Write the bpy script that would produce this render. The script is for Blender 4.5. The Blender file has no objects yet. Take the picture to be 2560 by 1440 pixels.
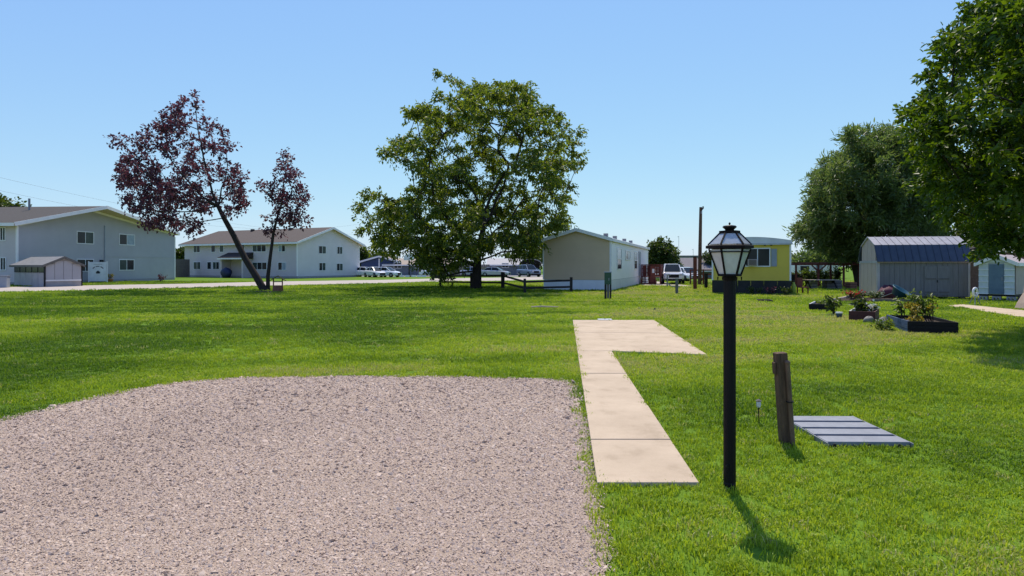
import bpy, math, random
import numpy as np
from mathutils import Vector, Matrix

random.seed(7)
rng = np.random.default_rng(7)
SC = bpy.context.scene
COL = SC.collection

# ------------------------------------------------------------------ camera, sky, sun, exposure
EYE, F, CX, HZ = 1.6, 1500.0, 1280.0, 665.0
cam_d = bpy.data.cameras.new('camera')
cam = bpy.data.objects.new('camera', cam_d)
COL.objects.link(cam)
cam.location = (0, 0, EYE)
cam.rotation_euler = (math.radians(90), 0, 0)
cam_d.sensor_width = 36.0
cam_d.lens = 36.0 * F / 2560.0
cam_d.shift_y = -(720 - HZ) / 2560.0
cam_d.clip_start, cam_d.clip_end = 0.05, 3000
SC.camera = cam

SUN_EL, SUN_AZ = 62.0, 7.0          # azimuth in degrees from +Y towards +X
w = bpy.data.worlds.new('World')
SC.world = w
w.use_nodes = True
wn = w.node_tree.nodes
wn.clear()
sky = wn.new('ShaderNodeTexSky')
sky.sky_type = 'NISHITA'
sky.sun_disc = False
sky.sun_elevation = math.radians(SUN_EL)
sky.sun_rotation = math.radians(SUN_AZ)
sky.altitude = 0
sky.air_density = 1.5
sky.dust_density = 0.0
sky.ozone_density = 6.0
bg = wn.new('ShaderNodeBackground')
bg.inputs['Strength'].default_value = 0.135
wo = wn.new('ShaderNodeOutputWorld')
sp = wn.new('ShaderNodeSeparateColor')
cb_ = wn.new('ShaderNodeCombineColor')
w.node_tree.links.new(sky.outputs[0], sp.inputs[0])
for _i, (_g, _k) in enumerate(((.62, 1.34), (.62, 1.70), (.14, 5.4))):      # one soft response curve for the whole sky
    _p = wn.new('ShaderNodeMath'); _p.operation = 'POWER'; _p.inputs[1].default_value = _g
    _m = wn.new('ShaderNodeMath'); _m.operation = 'MULTIPLY'; _m.inputs[1].default_value = _k
    w.node_tree.links.new(sp.outputs[_i], _p.inputs[0]); w.node_tree.links.new(_p.outputs[0], _m.inputs[0])
    w.node_tree.links.new(_m.outputs[0], cb_.inputs[_i])
w.node_tree.links.new(cb_.outputs[0], bg.inputs[0])
w.node_tree.links.new(bg.outputs[0], wo.inputs[0])

el, az = math.radians(SUN_EL), math.radians(SUN_AZ)
SUNV = Vector((math.sin(az) * math.cos(el), math.cos(az) * math.cos(el), math.sin(el)))
sl = bpy.data.lights.new('sun', 'SUN')
sl.energy = 5.0
sl.angle = math.radians(0.53)
sl.color = (1.0, 0.91, 0.76)
so = bpy.data.objects.new('sun', sl)
COL.objects.link(so)
so.rotation_euler = SUNV.to_track_quat('Z', 'Y').to_euler()
so.location = (0, 0, 60)

vs = SC.view_settings
vs.view_transform = 'Standard'
vs.look = 'None'
vs.exposure = 0.0
vs.gamma = 1.0
vs.use_curve_mapping = False
SC.cycles.max_bounces = 8
SC.cycles.transparent_max_bounces = 8

# ------------------------------------------------------------------ helpers
def ground(px, py):
    Y = F * EYE / (py - HZ)
    return ((px - CX) / F * Y, Y)

def at(px, py, Y):
    return Vector(((px - CX) / F * Y, Y, EYE + (HZ - py) / F * Y))

def s2l(c):
    return tuple((x / 255 / 12.92) if x / 255 <= 0.04045 else ((x / 255 + 0.055) / 1.055) ** 2.4 for x in c)

def tag(o, label=None, cat=None, group=None, kind=None):
    if label: o['label'] = label
    if cat: o['category'] = cat
    if group: o['group'] = group
    if kind: o['kind'] = kind
    return o

def thing(name, label, cat, loc=(0, 0, 0), rz=0.0, group=None):
    o = bpy.data.objects.new(name, None)
    COL.objects.link(o)
    o.empty_display_size = 0.2
    o.location = loc
    o.rotation_euler = (0, 0, rz)
    return tag(o, label, cat, group)

def copy_tree(o, parent=None):
    c = o.copy()
    COL.objects.link(c)
    c.parent = parent
    for ch in list(o.children):
        copy_tree(ch, c)
    return c

class MB:
    def __init__(s):
        s.v, s.f = [], []
    def add(s, vs_, fs):
        n = len(s.v)
        s.v += [tuple(p) for p in vs_]
        s.f += [tuple(i + n for i in f) for f in fs]
        return s
    def box(s, x0, y0, z0, x1, y1, z1):
        x0, x1 = min(x0, x1), max(x0, x1); y0, y1 = min(y0, y1), max(y0, y1); z0, z1 = min(z0, z1), max(z0, z1)
        return s.add([(x0,y0,z0),(x1,y0,z0),(x1,y1,z0),(x0,y1,z0),(x0,y0,z1),(x1,y0,z1),(x1,y1,z1),(x0,y1,z1)],
                     [(0,3,2,1),(4,5,6,7),(0,1,5,4),(1,2,6,5),(2,3,7,6),(3,0,4,7)])
    def bar(s, p, q, wd, ht, up=(0, 0, 1)):
        p, q = Vector(p), Vector(q)
        d = (q - p).normalized()
        u = Vector(up)
        if abs(d.dot(u)) > 0.98: u = Vector((0, 1, 0))
        a = d.cross(u).normalized() * wd / 2
        b = a.cross(d).normalized() * ht / 2
        return s.add([p-a-b, p+a-b, p+a+b, p-a+b, q-a-b, q+a-b, q+a+b, q-a+b],
                     [(0,1,2,3),(7,6,5,4),(0,4,5,1),(1,5,6,2),(2,6,7,3),(3,7,4,0)])
    def prism(s, poly, y0, y1, m=lambda a, b, t: (a, t, b)):
        n = len(poly)
        vs_ = [m(a, b, y0) for a, b in poly] + [m(a, b, y1) for a, b in poly]
        fs = [tuple(range(n)), tuple(range(2 * n - 1, n - 1, -1))] + [(i, i + n, (i + 1) % n + n, (i + 1) % n) for i in range(n)]
        return s.add(vs_, fs)
    def tube(s, pts, rad, n=8, cap=True):
        pts = [Vector(p) for p in pts]
        if not hasattr(rad, '__len__'): rad = [rad] * len(pts)
        vs_, fs = [], []
        ref = None
        for i, p in enumerate(pts):
            d = (pts[min(i + 1, len(pts) - 1)] - pts[max(i - 1, 0)]).normalized()
            if ref is None:
                ref = Vector((1, 0, 0)) if abs(d.x) < 0.9 else Vector((0, 1, 0))
            a = (ref - d * ref.dot(d)).normalized(); ref = a
            b = d.cross(a)
            for k in range(n):
                t = 2 * math.pi * k / n
                vs_.append(p + (a * math.cos(t) + b * math.sin(t)) * rad[i])
        for i in range(len(pts) - 1):
            for k in range(n):
                k2 = (k + 1) % n
                fs.append((i*n+k, i*n+k2, (i+1)*n+k2, (i+1)*n+k))
        if cap:
            fs.append(tuple(range(n - 1, -1, -1)))
            fs.append(tuple(range((len(pts) - 1) * n, len(pts) * n)))
        return s.add(vs_, fs)
    def lathe(s, prof, n=16, c=(0, 0, 0), rot=0.0, sx=1.0, sy=1.0):
        vs_, fs = [], []
        for r, z in prof:
            for k in range(n):
                t = 2 * math.pi * k / n + rot
                vs_.append((c[0] + r * math.cos(t) * sx, c[1] + r * math.sin(t) * sy, c[2] + z))
        for i in range(len(prof) - 1):
            for k in range(n):
                k2 = (k + 1) % n
                fs.append((i*n+k, i*n+k2, (i+1)*n+k2, (i+1)*n+k))
        fs.append(tuple(range(n - 1, -1, -1)))
        fs.append(tuple(range((len(prof) - 1) * n, len(prof) * n)))
        return s.add(vs_, fs)
    def loft(s, secs):
        n = len(secs[0]); vs_ = [p for q in secs for p in q]; fs = []
        for i in range(len(secs) - 1):
            for k in range(n):
                k2 = (k + 1) % n
                fs.append((i*n+k, (i+1)*n+k, (i+1)*n+k2, i*n+k2))
        fs.append(tuple(range(n))); fs.append(tuple(range(len(secs) * n - 1, (len(secs) - 1) * n - 1, -1)))
        return s.add(vs_, fs)
    def blob(s, c, r, seed=0, n=10, m=7, amp=0.15, flat=0.0):
        rr = random.Random(seed); vs_, fs = [], []
        ph = [rr.uniform(0, 6.28) for _ in range(6)]
        for i in range(m + 1):
            th = math.pi * i / m
            for k in range(n):
                t = 2 * math.pi * k / n
                q = 1 + amp * (math.sin(2*t+ph[0]+3*th) + math.sin(3*t+ph[1]) * math.sin(2*th+ph[2])) + amp * .4 * rr.uniform(-1, 1)
                z = math.cos(th) * r[2] * q
                vs_.append((c[0] + math.sin(th)*math.cos(t)*r[0]*q, c[1] + math.sin(th)*math.sin(t)*r[1]*q, c[2] + max(z, flat - r[2]) ))
        for i in range(m):
            for k in range(n):
                k2 = (k + 1) % n
                fs.append((i*n+k, (i+1)*n+k, (i+1)*n+k2, i*n+k2))
        return s.add(vs_, fs)
    def build(s, name, mat_, parent=None, smooth=False, bevel=0.0, kind=None, label=None):
        me = bpy.data.meshes.new(name)
        me.from_pydata(s.v, [], s.f)
        me.validate()
        o = bpy.data.objects.new(name, me)
        COL.objects.link(o)
        me.materials.append(mat_)
        if smooth:
            me.polygons.foreach_set('use_smooth', [True] * len(me.polygons))
        if parent is not None: o.parent = parent
        if bevel:
            b = o.modifiers.new('bevel', 'BEVEL'); b.width = bevel; b.segments = 2; b.limit_method = 'ANGLE'
        if kind: o['kind'] = kind
        if label: o['label'] = label
        return o

def fast_mesh(name, V, faces, mat_, parent=None):
    """V (n,3) array, faces (m,k) array with equal k"""
    me = bpy.data.meshes.new(name)
    V = np.asarray(V, np.float32); faces = np.asarray(faces, np.int32)
    m, k = faces.shape
    me.vertices.add(len(V)); me.vertices.foreach_set('co', V.ravel())
    me.loops.add(m * k); me.loops.foreach_set('vertex_index', faces.ravel())
    me.polygons.add(m); me.polygons.foreach_set('loop_start', np.arange(0, m * k, k, dtype=np.int32))
    me.update(calc_edges=True)
    me.materials.append(mat_)
    o = bpy.data.objects.new(name, me)
    COL.objects.link(o)
    if parent is not None: o.parent = parent
    return o

# ------------------------------------------------------------------ materials
def nn(nt, typ, **kw):
    n = nt.nodes.new(typ)
    for k, v in kw.items(): setattr(n, k, v)
    return n

def mat(name, c, c2=None, rough=0.75, scale=3.0, bump=0.0, bscale=40.0, metallic=0.0, spec=0.3, detail=5.0, stretch=(1, 1, 1), coat=0.0):
    m = bpy.data.materials.new(name); m.use_nodes = True
    nt = m.node_tree; b = nt.nodes['Principled BSDF']; L = nt.links
    c = tuple(c) + (1,)
    b.inputs['Roughness'].default_value = rough
    b.inputs['Metallic'].default_value = metallic
    b.inputs['Specular IOR Level'].default_value = spec
    b.inputs['Coat Weight'].default_value = coat
    tc = nn(nt, 'ShaderNodeTexCoord'); mp = nn(nt, 'ShaderNodeMapping'); mp.inputs['Scale'].default_value = stretch
    L.new(tc.outputs['Object'], mp.inputs[0])
    if c2 is None: c2 = tuple(min(1, x * 0.82) for x in c[:3])
    c2 = tuple(c2) + (1,)
    n1 = nn(nt, 'ShaderNodeTexNoise'); n1.inputs['Scale'].default_value = scale; n1.inputs['Detail'].default_value = detail
    n1.inputs['Roughness'].default_value = 0.62
    L.new(mp.outputs[0], n1.inputs['Vector'])
    rp = nn(nt, 'ShaderNodeValToRGB'); rp.color_ramp.elements[0].position = 0.33; rp.color_ramp.elements[1].position = 0.67
    rp.color_ramp.elements[0].color = c2; rp.color_ramp.elements[1].color = c
    L.new(n1.outputs[0], rp.inputs[0]); L.new(rp.outputs[0], b.inputs['Base Color'])
    if bump:
        n2 = nn(nt, 'ShaderNodeTexNoise'); n2.inputs['Scale'].default_value = bscale; n2.inputs['Detail'].default_value = 4
        L.new(mp.outputs[0], n2.inputs['Vector'])
        bp = nn(nt, 'ShaderNodeBump'); bp.inputs['Strength'].default_value = bump; bp.inputs['Distance'].default_value = 0.02
        L.new(n2.outputs[0], bp.inputs['Height']); L.new(bp.outputs[0], b.inputs['Normal'])
    return m

def leafmat(name, ca, cb, trans, rough=0.45, tmix=0.4, nscale=0.6, spec=0.35, dead=None):
    m = bpy.data.materials.new(name); m.use_nodes = True
    nt = m.node_tree; b = nt.nodes['Principled BSDF']; L = nt.links; out = nt.nodes['Material Output']
    geo = nn(nt, 'ShaderNodeNewGeometry'); tc = nn(nt, 'ShaderNodeTexCoord')
    n1 = nn(nt, 'ShaderNodeTexNoise'); n1.inputs['Scale'].default_value = nscale; n1.inputs['Detail'].default_value = 3
    L.new(tc.outputs['Object'], n1.inputs['Vector'])
    ad = nn(nt, 'ShaderNodeMath', operation='MULTIPLY_ADD'); ad.inputs[1].default_value = 0.55; ad.inputs[2].default_value = -0.02
    L.new(geo.outputs['Random Per Island'], ad.inputs[0])
    ad2 = nn(nt, 'ShaderNodeMath', operation='MULTIPLY_ADD'); ad2.inputs[1].default_value = 0.55
    L.new(n1.outputs[0], ad2.inputs[0]); L.new(ad.outputs[0], ad2.inputs[2])
    rp = nn(nt, 'ShaderNodeValToRGB'); rp.color_ramp.elements[0].position = 0.15; rp.color_ramp.elements[1].position = 0.85
    rp.color_ramp.elements[0].color = tuple(ca) + (1,); rp.color_ramp.elements[1].color = tuple(cb) + (1,)
    L.new(ad2.outputs[0], rp.inputs[0]); L.new(rp.outputs[0], b.inputs['Base Color'])
    b.inputs['Roughness'].default_value = rough; b.inputs['Specular IOR Level'].default_value = spec
    tr = nn(nt, 'ShaderNodeBsdfTranslucent')
    mx = nn(nt, 'ShaderNodeMix', data_type='RGBA', blend_type='MULTIPLY'); mx.inputs[0].default_value = 1.0
    L.new(rp.outputs[0], mx.inputs[6]); mx.inputs[7].default_value = tuple(trans) + (1,)
    L.new(mx.outputs[2], tr.inputs['Color'])
    ms = nn(nt, 'ShaderNodeMixShader'); ms.inputs[0].default_value = tmix
    L.new(b.outputs[0], ms.inputs[1]); L.new(tr.outputs[0], ms.inputs[2]); L.new(ms.outputs[0], out.inputs['Surface'])
    return m

M = {}
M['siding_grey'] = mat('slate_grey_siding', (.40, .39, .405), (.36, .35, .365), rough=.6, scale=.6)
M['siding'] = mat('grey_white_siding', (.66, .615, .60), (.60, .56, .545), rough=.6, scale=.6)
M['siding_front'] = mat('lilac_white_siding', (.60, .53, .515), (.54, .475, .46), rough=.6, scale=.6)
M['apt_roof'] = mat('brown_shingle', (.088, .078, .066), (.062, .054, .046), rough=.9, scale=9, bump=.4, bscale=14)
M['apt_roof_b'] = mat('red_brown_shingle', (.115, .090, .072), (.085, .066, .054), rough=.9, scale=9, bump=.4, bscale=14)
M['shed_wall'] = mat('dusty_shed_panel', (.39, .36, .35), (.32, .295, .29), rough=.7, scale=2)
M['shed_roof'] = mat('grey_shed_roof', (.25, .24, .225), (.19, .185, .175), rough=.8, scale=4)
M['trim'] = mat('white_trim', (.82, .79, .76), (.74, .71, .68), rough=.5, scale=2)
M['soffit'] = mat('tan_soffit', (.60, .47, .33), rough=.7)
M['glass'] = mat('dark_glass', (.018, .024, .026), (.012, .016, .018), rough=.12, spec=.22, scale=1.2)
M['glass_blind'] = mat('glass_with_blind', (.30, .37, .42), (.22, .28, .33), rough=.2, spec=.25, scale=2.5)
M['glass_green'] = mat('greenish_glass', (.05, .075, .065), (.03, .05, .045), rough=.15, spec=.2, scale=2)
M['vinyl'] = mat('white_vinyl', (.78, .78, .77), rough=.35, scale=2)
M['beige'] = mat('beige_siding', (.61, .45, .29), (.56, .41, .265), rough=.6, scale=.8)
M['white_siding'] = mat('white_siding', (.86, .83, .80), (.80, .775, .75), rough=.5, scale=.8)
M['skirt'] = mat('pale_blue_skirting', (.72, .73, .74), (.64, .65, .67), rough=.5, scale=1.5)
M['yellow'] = mat('yellow_paint', (.68, .515, .075), (.61, .46, .07), rough=.5, scale=1.2)
M['dark_skirt'] = mat('dark_skirting', (.035, .034, .032), (.02, .02, .019), rough=.8, scale=2)
M['metal_roof'] = mat('pale_metal_roof', (.66, .65, .65), (.58, .57, .57), rough=.4, scale=2)
M['black_metal'] = mat('black_painted_metal', (.005, .005, .007), (.008, .007, .008), rough=.5, spec=.2, scale=14, bump=.06, bscale=60)
M['frame_metal'] = mat('brown_black_metal', (.016, .011, .010), (.008, .007, .008), rough=.7, spec=.1, scale=20)
M['brass'] = mat('socket_brass', (.55, .45, .28), rough=.4)
M['timber'] = mat('weathered_timber', (.145, .085, .05), (.06, .036, .022), rough=.85, scale=6, stretch=(6, 6, .7), bump=.5, bscale=22)
M['pipe'] = mat('weathered_grey_brown_pipe', (.175, .108, .068), (.085, .052, .034), rough=.6, scale=9, stretch=(2, 2, .5))
M['galv'] = mat('galvanised_steel', (.265, .27, .29), (.215, .22, .24), rough=.55, metallic=.2, scale=10, bump=.1, bscale=60)
M['dark'] = mat('near_black', (.012, .012, .014), rough=.7)
M['fence'] = mat('dark_rail_wood', (.03, .026, .026), (.018, .016, .016), rough=.85, scale=4, bump=.3)
M['concrete'] = mat('pale_concrete', (.52, .405, .285), (.455, .355, .25), rough=.85, scale=3.5, bump=.25, bscale=120, detail=9)
def concrete_material():
    m = bpy.data.materials.new('pale_concrete'); m.use_nodes = True
    nt = m.node_tree; b = nt.nodes['Principled BSDF']; L = nt.links
    tc = nn(nt, 'ShaderNodeTexCoord')
    def noise(sc, det, st=(1, 1, 1)):
        mp = nn(nt, 'ShaderNodeMapping'); mp.inputs['Scale'].default_value = st; L.new(tc.outputs['Object'], mp.inputs[0])
        n = nn(nt, 'ShaderNodeTexNoise'); n.inputs['Scale'].default_value = sc; n.inputs['Detail'].default_value = det; n.inputs['Roughness'].default_value = .65
        L.new(mp.outputs[0], n.inputs['Vector']); return n.outputs[0]
    def ramp(src, p0, c0, p1, c1):
        q = nn(nt, 'ShaderNodeValToRGB'); q.color_ramp.elements[0].position = p0; q.color_ramp.elements[1].position = p1
        q.color_ramp.elements[0].color = c0 + (1,); q.color_ramp.elements[1].color = c1 + (1,); L.new(src, q.inputs[0]); return q.outputs[0]
    def mul(a, b_):
        x = nn(nt, 'ShaderNodeMix', data_type='RGBA', blend_type='MULTIPLY'); x.inputs[0].default_value = 1; L.new(a, x.inputs[6]); L.new(b_, x.inputs[7]); return x.outputs[2]
    base = ramp(noise(1.3, 8), .35, (.45, .35, .245), .65, (.545, .43, .305))
    stain = ramp(noise(2.6, 10), .30, (.87, .86, .84), .46, (1, 1, 1))
    broom = ramp(noise(9, 3, (.6, 9, 1)), .3, (.955, .955, .95), .7, (1.02, 1.02, 1.02))
    speck = ramp(noise(170, 2), .30, (.86, .85, .83), .48, (1.02, 1.02, 1.02))
    L.new(mul(mul(mul(base, stain), broom), speck), b.inputs['Base Color'])
    b.inputs['Roughness'].default_value = .9; b.inputs['Specular IOR Level'].default_value = .2
    bp = nn(nt, 'ShaderNodeBump'); bp.inputs['Strength'].default_value = .3; bp.inputs['Distance'].default_value = .01
    L.new(noise(120, 4), bp.inputs['Height']); L.new(bp.outputs[0], b.inputs['Normal'])
    return m
M['concrete'] = concrete_material()
M['road'] = mat('pale_road', (.45, .385, .32), (.385, .33, .28), rough=.9, scale=.5, bump=.2, bscale=20)
M['asphalt'] = mat('lot_asphalt', (.30, .28, .265), (.24, .225, .215), rough=.9, scale=.4)
M['gravel_bed'] = mat('gravel_fines', (.49, .37, .275), (.38, .285, .215), rough=.95, scale=46, bump=1.0, bscale=90, detail=8)
M['bark'] = mat('dark_bark', (.048, .036, .03), (.02, .015, .013), rough=.9, scale=5, stretch=(4, 4, .8), bump=.8, bscale=9)
M['bark_elm'] = mat('grey_bark', (.085, .07, .06), (.04, .032, .028), rough=.9, scale=5, stretch=(4, 4, .8), bump=.8, bscale=9)
M['car_white'] = mat('white_car_paint', (.74, .75, .77), (.72, .73, .75), rough=.25, coat=.6, scale=1)
M['car_grey'] = mat('silver_car_paint', (.36, .38, .41), (.34, .36, .39), rough=.3, coat=.6, metallic=.3, scale=1)
M['car_blue'] = mat('blue_grey_car_paint', (.16, .21, .29), (.15, .19, .27), rough=.3, coat=.6, metallic=.2, scale=1)
M['tyre'] = mat('tyre_rubber', (.015, .015, .016), rough=.8)
M['rim'] = mat('wheel_rim', (.35, .36, .37), rough=.35, metallic=.7)
M['lens'] = mat('headlight_lens', (.55, .58, .6), rough=.1, spec=.7)
M['red_lens'] = mat('tail_light_lens', (.3, .02, .02), rough=.2)
M['barn_wall'] = mat('grey_barn_siding', (.205, .192, .188), (.165, .154, .15), rough=.75, scale=4, stretch=(3, 3, .4), bump=.2)
M['barn_end'] = mat('sunlit_barn_siding', (.58, .44, .36), (.50, .38, .31), rough=.75, scale=4, stretch=(3, 3, .4), bump=.2)  # end wall: grazing sun painted into the siding as a warm paler tone
M['barn_trim'] = mat('pale_barn_trim', (.48, .44, .41), rough=.7)
M['barn_fascia'] = mat('tan_fascia', (.40, .29, .21), rough=.7)
M['barn_roof'] = mat('weathered_metal_roof', (.40, .38, .38), (.30, .28, .28), rough=.5, scale=5, stretch=(1, 1, 1))
M['barn_roof_shaded'] = mat('shaded_roof_metal', (.055, .07, .10), (.042, .054, .08), rough=.45, scale=3)  # steep lower slopes: shade painted into the roof metal as dark blue
M['teal_metal'] = mat('pale_teal_metal', (.60, .63, .62), (.50, .54, .53), rough=.45, scale=3)
M['door_blue'] = mat('slate_blue_door', (.14, .20, .25), (.10, .15, .20), rough=.5, scale=3)
M['pinkish'] = mat('pinkish_tan_metal', (.42, .34, .30), (.36, .29, .26), rough=.6, scale=3)
M['brick_brown'] = mat('brown_wall', (.21, .11, .07), (.14, .07, .045), rough=.85, scale=8, bump=.4)
M['dark_roof'] = mat('dark_brown_roof', (.05, .038, .034), rough=.9, scale=8)
M['utility_green'] = mat('utility_green', (.045, .095, .06), (.035, .075, .05), rough=.55, scale=4)
M['grey_post'] = mat('grey_wood_post', (.17, .155, .14), (.11, .10, .09), rough=.85, scale=8, stretch=(4, 4, .6))
M['red_wood'] = mat('red_stained_wood', (.20, .055, .04), (.12, .035, .028), rough=.75, scale=6)
M['red_paint'] = mat('red_paint', (.34, .035, .04), rough=.5)
M['maroon'] = mat('maroon_plank', (.09, .03, .028), (.06, .02, .02), rough=.7, scale=6)
M['black_plank'] = mat('black_stained_plank', (.010, .008, .010), (.006, .005, .007), rough=.75, scale=8, bump=.3)
M['blue_plank'] = mat('blue_painted_plank', (.07, .11, .19), (.05, .075, .13), rough=.7, scale=8)
M['white_plank'] = mat('chalky_white_plank', (.52, .52, .52), rough=.7, scale=5)
M['soil'] = mat('garden_soil', (.06, .042, .03), (.035, .024, .018), rough=1, scale=20, bump=.8, bscale=40)
M['teal_tub'] = mat('teal_plastic', (.02, .09, .13), (.016, .07, .10), rough=.45, scale=3)
M['maroon_cloth'] = mat('maroon_cover', (.10, .02, .035), (.06, .015, .025), rough=.7, scale=4)
M['driftwood'] = mat('bleached_driftwood', (.52, .42, .33), (.38, .30, .24), rough=.8, scale=8)
M['stone'] = mat('pale_stone', (.30, .285, .26), (.20, .19, .17), rough=.85, scale=5, bump=.6, bscale=14)
M['canvas'] = mat('beige_canvas', (.45, .355, .28), (.36, .28, .22), rough=.85, scale=3, bump=.2)
M['block'] = mat('concrete_block', (.34, .325, .315), rough=.9, scale=8, bump=.3)
M['terracotta'] = mat('terracotta', (.26, .11, .065), (.19, .08, .05), rough=.8, scale=8)
M['moss'] = mat('mossy_shingle', (.16, .13, .04), (.09, .08, .03), rough=.95, scale=8)
M['navy_tarp'] = mat('navy_cover', (.02, .032, .075), rough=.5, scale=4)
M['blue_house'] = mat('blue_house_siding', (.05, .075, .15), rough=.7, scale=2)
M['slate_house'] = mat('slate_house_siding', (.16, .18, .20), rough=.7, scale=2)
M['tan_roof'] = mat('tan_roof', (.37, .30, .23), (.31, .25, .19), rough=.9, scale=4)
M['grey_roof'] = mat('grey_violet_roof', (.19, .175, .175), (.155, .14, .14), rough=.9, scale=4)
M['pale_roof'] = mat('pale_grey_roof', (.44, .42, .40), rough=.9, scale=4)
M['wood_fence'] = mat('grey_brown_boards', (.20, .17, .14), (.15, .125, .10), rough=.85, scale=3)
M['cable'] = mat('cable_grey', (.10, .10, .11), rough=.6)
M['print'] = mat('sign_print', (.03, .03, .035), rough=.7)
M['plastic_pot'] = mat('plant_pot', (.30, .15, .09), rough=.7)
M['chair_green'] = mat('lime_plastic', (.36, .42, .06), rough=.5)
M['grey_box'] = mat('grey_cabinet', (.30, .33, .37), rough=.5, scale=2)
M['red_petal'] = leafmat('red_petals', (.35, .02, .02), (.5, .05, .06), (1.2, 1, 1), tmix=.3)
M['white_petal'] = leafmat('white_petals', (.7, .7, .66), (.8, .8, .78), (1, 1, 1), tmix=.3)

def frosted(name, tint, clear):
    m = bpy.data.materials.new(name); m.use_nodes = True
    nt = m.node_tree; nt.nodes.clear(); L = nt.links
    out = nn(nt, 'ShaderNodeOutputMaterial')
    tb = nn(nt, 'ShaderNodeBsdfTransparent'); tb.inputs[0].default_value = (.9, .94, .95, 1)
    tl = nn(nt, 'ShaderNodeBsdfTranslucent'); tl.inputs[0].default_value = tint + (1,)
    df = nn(nt, 'ShaderNodeBsdfDiffuse'); df.inputs[0].default_value = tint + (1,)
    gl = nn(nt, 'ShaderNodeBsdfGlossy'); gl.inputs['Roughness'].default_value = .12
    tc = nn(nt, 'ShaderNodeTexCoord'); nz = nn(nt, 'ShaderNodeTexNoise'); nz.inputs['Scale'].default_value = 30
    L.new(tc.outputs['Object'], nz.inputs['Vector'])
    mr = nn(nt, 'ShaderNodeMapRange'); mr.inputs[3].default_value = clear - .12; mr.inputs[4].default_value = clear + .12
    L.new(nz.outputs[0], mr.inputs[0])
    a = nn(nt, 'ShaderNodeMixShader'); a.inputs[0].default_value = .5
    L.new(tl.outputs[0], a.inputs[1]); L.new(df.outputs[0], a.inputs[2])
    b = nn(nt, 'ShaderNodeMixShader'); L.new(mr.outputs[0], b.inputs[0])
    L.new(a.outputs[0], b.inputs[1]); L.new(tb.outputs[0], b.inputs[2])
    lw = nn(nt, 'ShaderNodeFresnel'); lw.inputs[0].default_value = 1.45
    c = nn(nt, 'ShaderNodeMixShader'); L.new(lw.outputs[0], c.inputs[0])
    L.new(b.outputs[0], c.inputs[1]); L.new(gl.outputs[0], c.inputs[2])
    L.new(c.outputs[0], out.inputs[0])
    return m
M['lamp_glass'] = frosted('dusty_lamp_glass', (.93, .95, .95), .16)
M['lamp_roof_glass'] = frosted('dusty_roof_glass', (.80, .83, .85), .24)
M['bulb'] = frosted('bulb_glass', (.85, .85, .8), .2)

# grass: material of the blades reads a tone stored on every tuft
def grass_material():
    m = bpy.data.materials.new('grass_blade'); m.use_nodes = True
    nt = m.node_tree; b = nt.nodes['Principled BSDF']; L = nt.links; out = nt.nodes['Material Output']
    at_ = nn(nt, 'ShaderNodeAttribute', attribute_type='INSTANCER', attribute_name='tone')
    geo = nn(nt, 'ShaderNodeNewGeometry')
    ad = nn(nt, 'ShaderNodeMath', operation='MULTIPLY_ADD'); ad.inputs[1].default_value = .38
    L.new(geo.outputs['Random Per Island'], ad.inputs[0]); L.new(at_.outputs['Fac'], ad.inputs[2])
    rp = nn(nt, 'ShaderNodeValToRGB'); cr = rp.color_ramp
    cr.elements[0].position = .1; cr.elements[0].color = (.048, .118, .006, 1)
    cr.elements[1].position = .93; cr.elements[1].color = (.37, .45, .036, 1)
    e = cr.elements.new(.55); e.color = (.215, .31, .018, 1)
    e = cr.elements.new(.999); e.color = (.40, .38, .16, 1)
    L.new(ad.outputs[0], rp.inputs[0]); L.new(rp.outputs[0], b.inputs['Base Color'])
    b.inputs['Roughness'].default_value = .5; b.inputs['Specular IOR Level'].default_value = .25
    tr = nn(nt, 'ShaderNodeBsdfTranslucent')
    mx = nn(nt, 'ShaderNodeMix', data_type='RGBA', blend_type='MULTIPLY'); mx.inputs[0].default_value = 1.0
    L.new(rp.outputs[0], mx.inputs[6]); mx.inputs[7].default_value = (1.5, 1.45, .8, 1)
    L.new(mx.outputs[2], tr.inputs[0])
    ms = nn(nt, 'ShaderNodeMixShader'); ms.inputs[0].default_value = .42
    L.new(b.outputs[0], ms.inputs[1]); L.new(tr.outputs[0], ms.inputs[2]); L.new(ms.outputs[0], out.inputs[0])
    return m
M['grass'] = grass_material()

def lawn_material():
    m = bpy.data.materials.new('lawn_ground'); m.use_nodes = True
    nt = m.node_tree; b = nt.nodes['Principled BSDF']; L = nt.links
    tc = nn(nt, 'ShaderNodeTexCoord')
    n1 = nn(nt, 'ShaderNodeTexNoise'); n1.inputs['Scale'].default_value = .22; n1.inputs['Detail'].default_value = 6
    n2 = nn(nt, 'ShaderNodeTexNoise'); n2.inputs['Scale'].default_value = 9; n2.inputs['Detail'].default_value = 6
    for n in (n1, n2): L.new(tc.outputs['Object'], n.inputs['Vector'])
    mm = nn(nt, 'ShaderNodeMath', operation='ADD'); L.new(n1.outputs[0], mm.inputs[0]); L.new(n2.outputs[0], mm.inputs[1])
    rp = nn(nt, 'ShaderNodeValToRGB'); cr = rp.color_ramp
    cr.elements[0].position = .7; cr.elements[0].color = (.05, .105, .010, 1)
    cr.elements[1].position = 1.0; cr.elements[1].color = (.12, .205, .018, 1)
    L.new(mm.outputs[0], rp.inputs[0])
    L.new(rp.outputs[0], b.inputs['Base Color']); b.inputs['Roughness'].default_value = 1; b.inputs['Specular IOR Level'].default_value = .1
    bp = nn(nt, 'ShaderNodeBump'); bp.inputs['Strength'].default_value = .8; bp.inputs['Distance'].default_value = .06
    L.new(n2.outputs[0], bp.inputs['Height']); L.new(bp.outputs[0], b.inputs['Normal'])
    return m
M['lawn'] = lawn_material()

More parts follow.
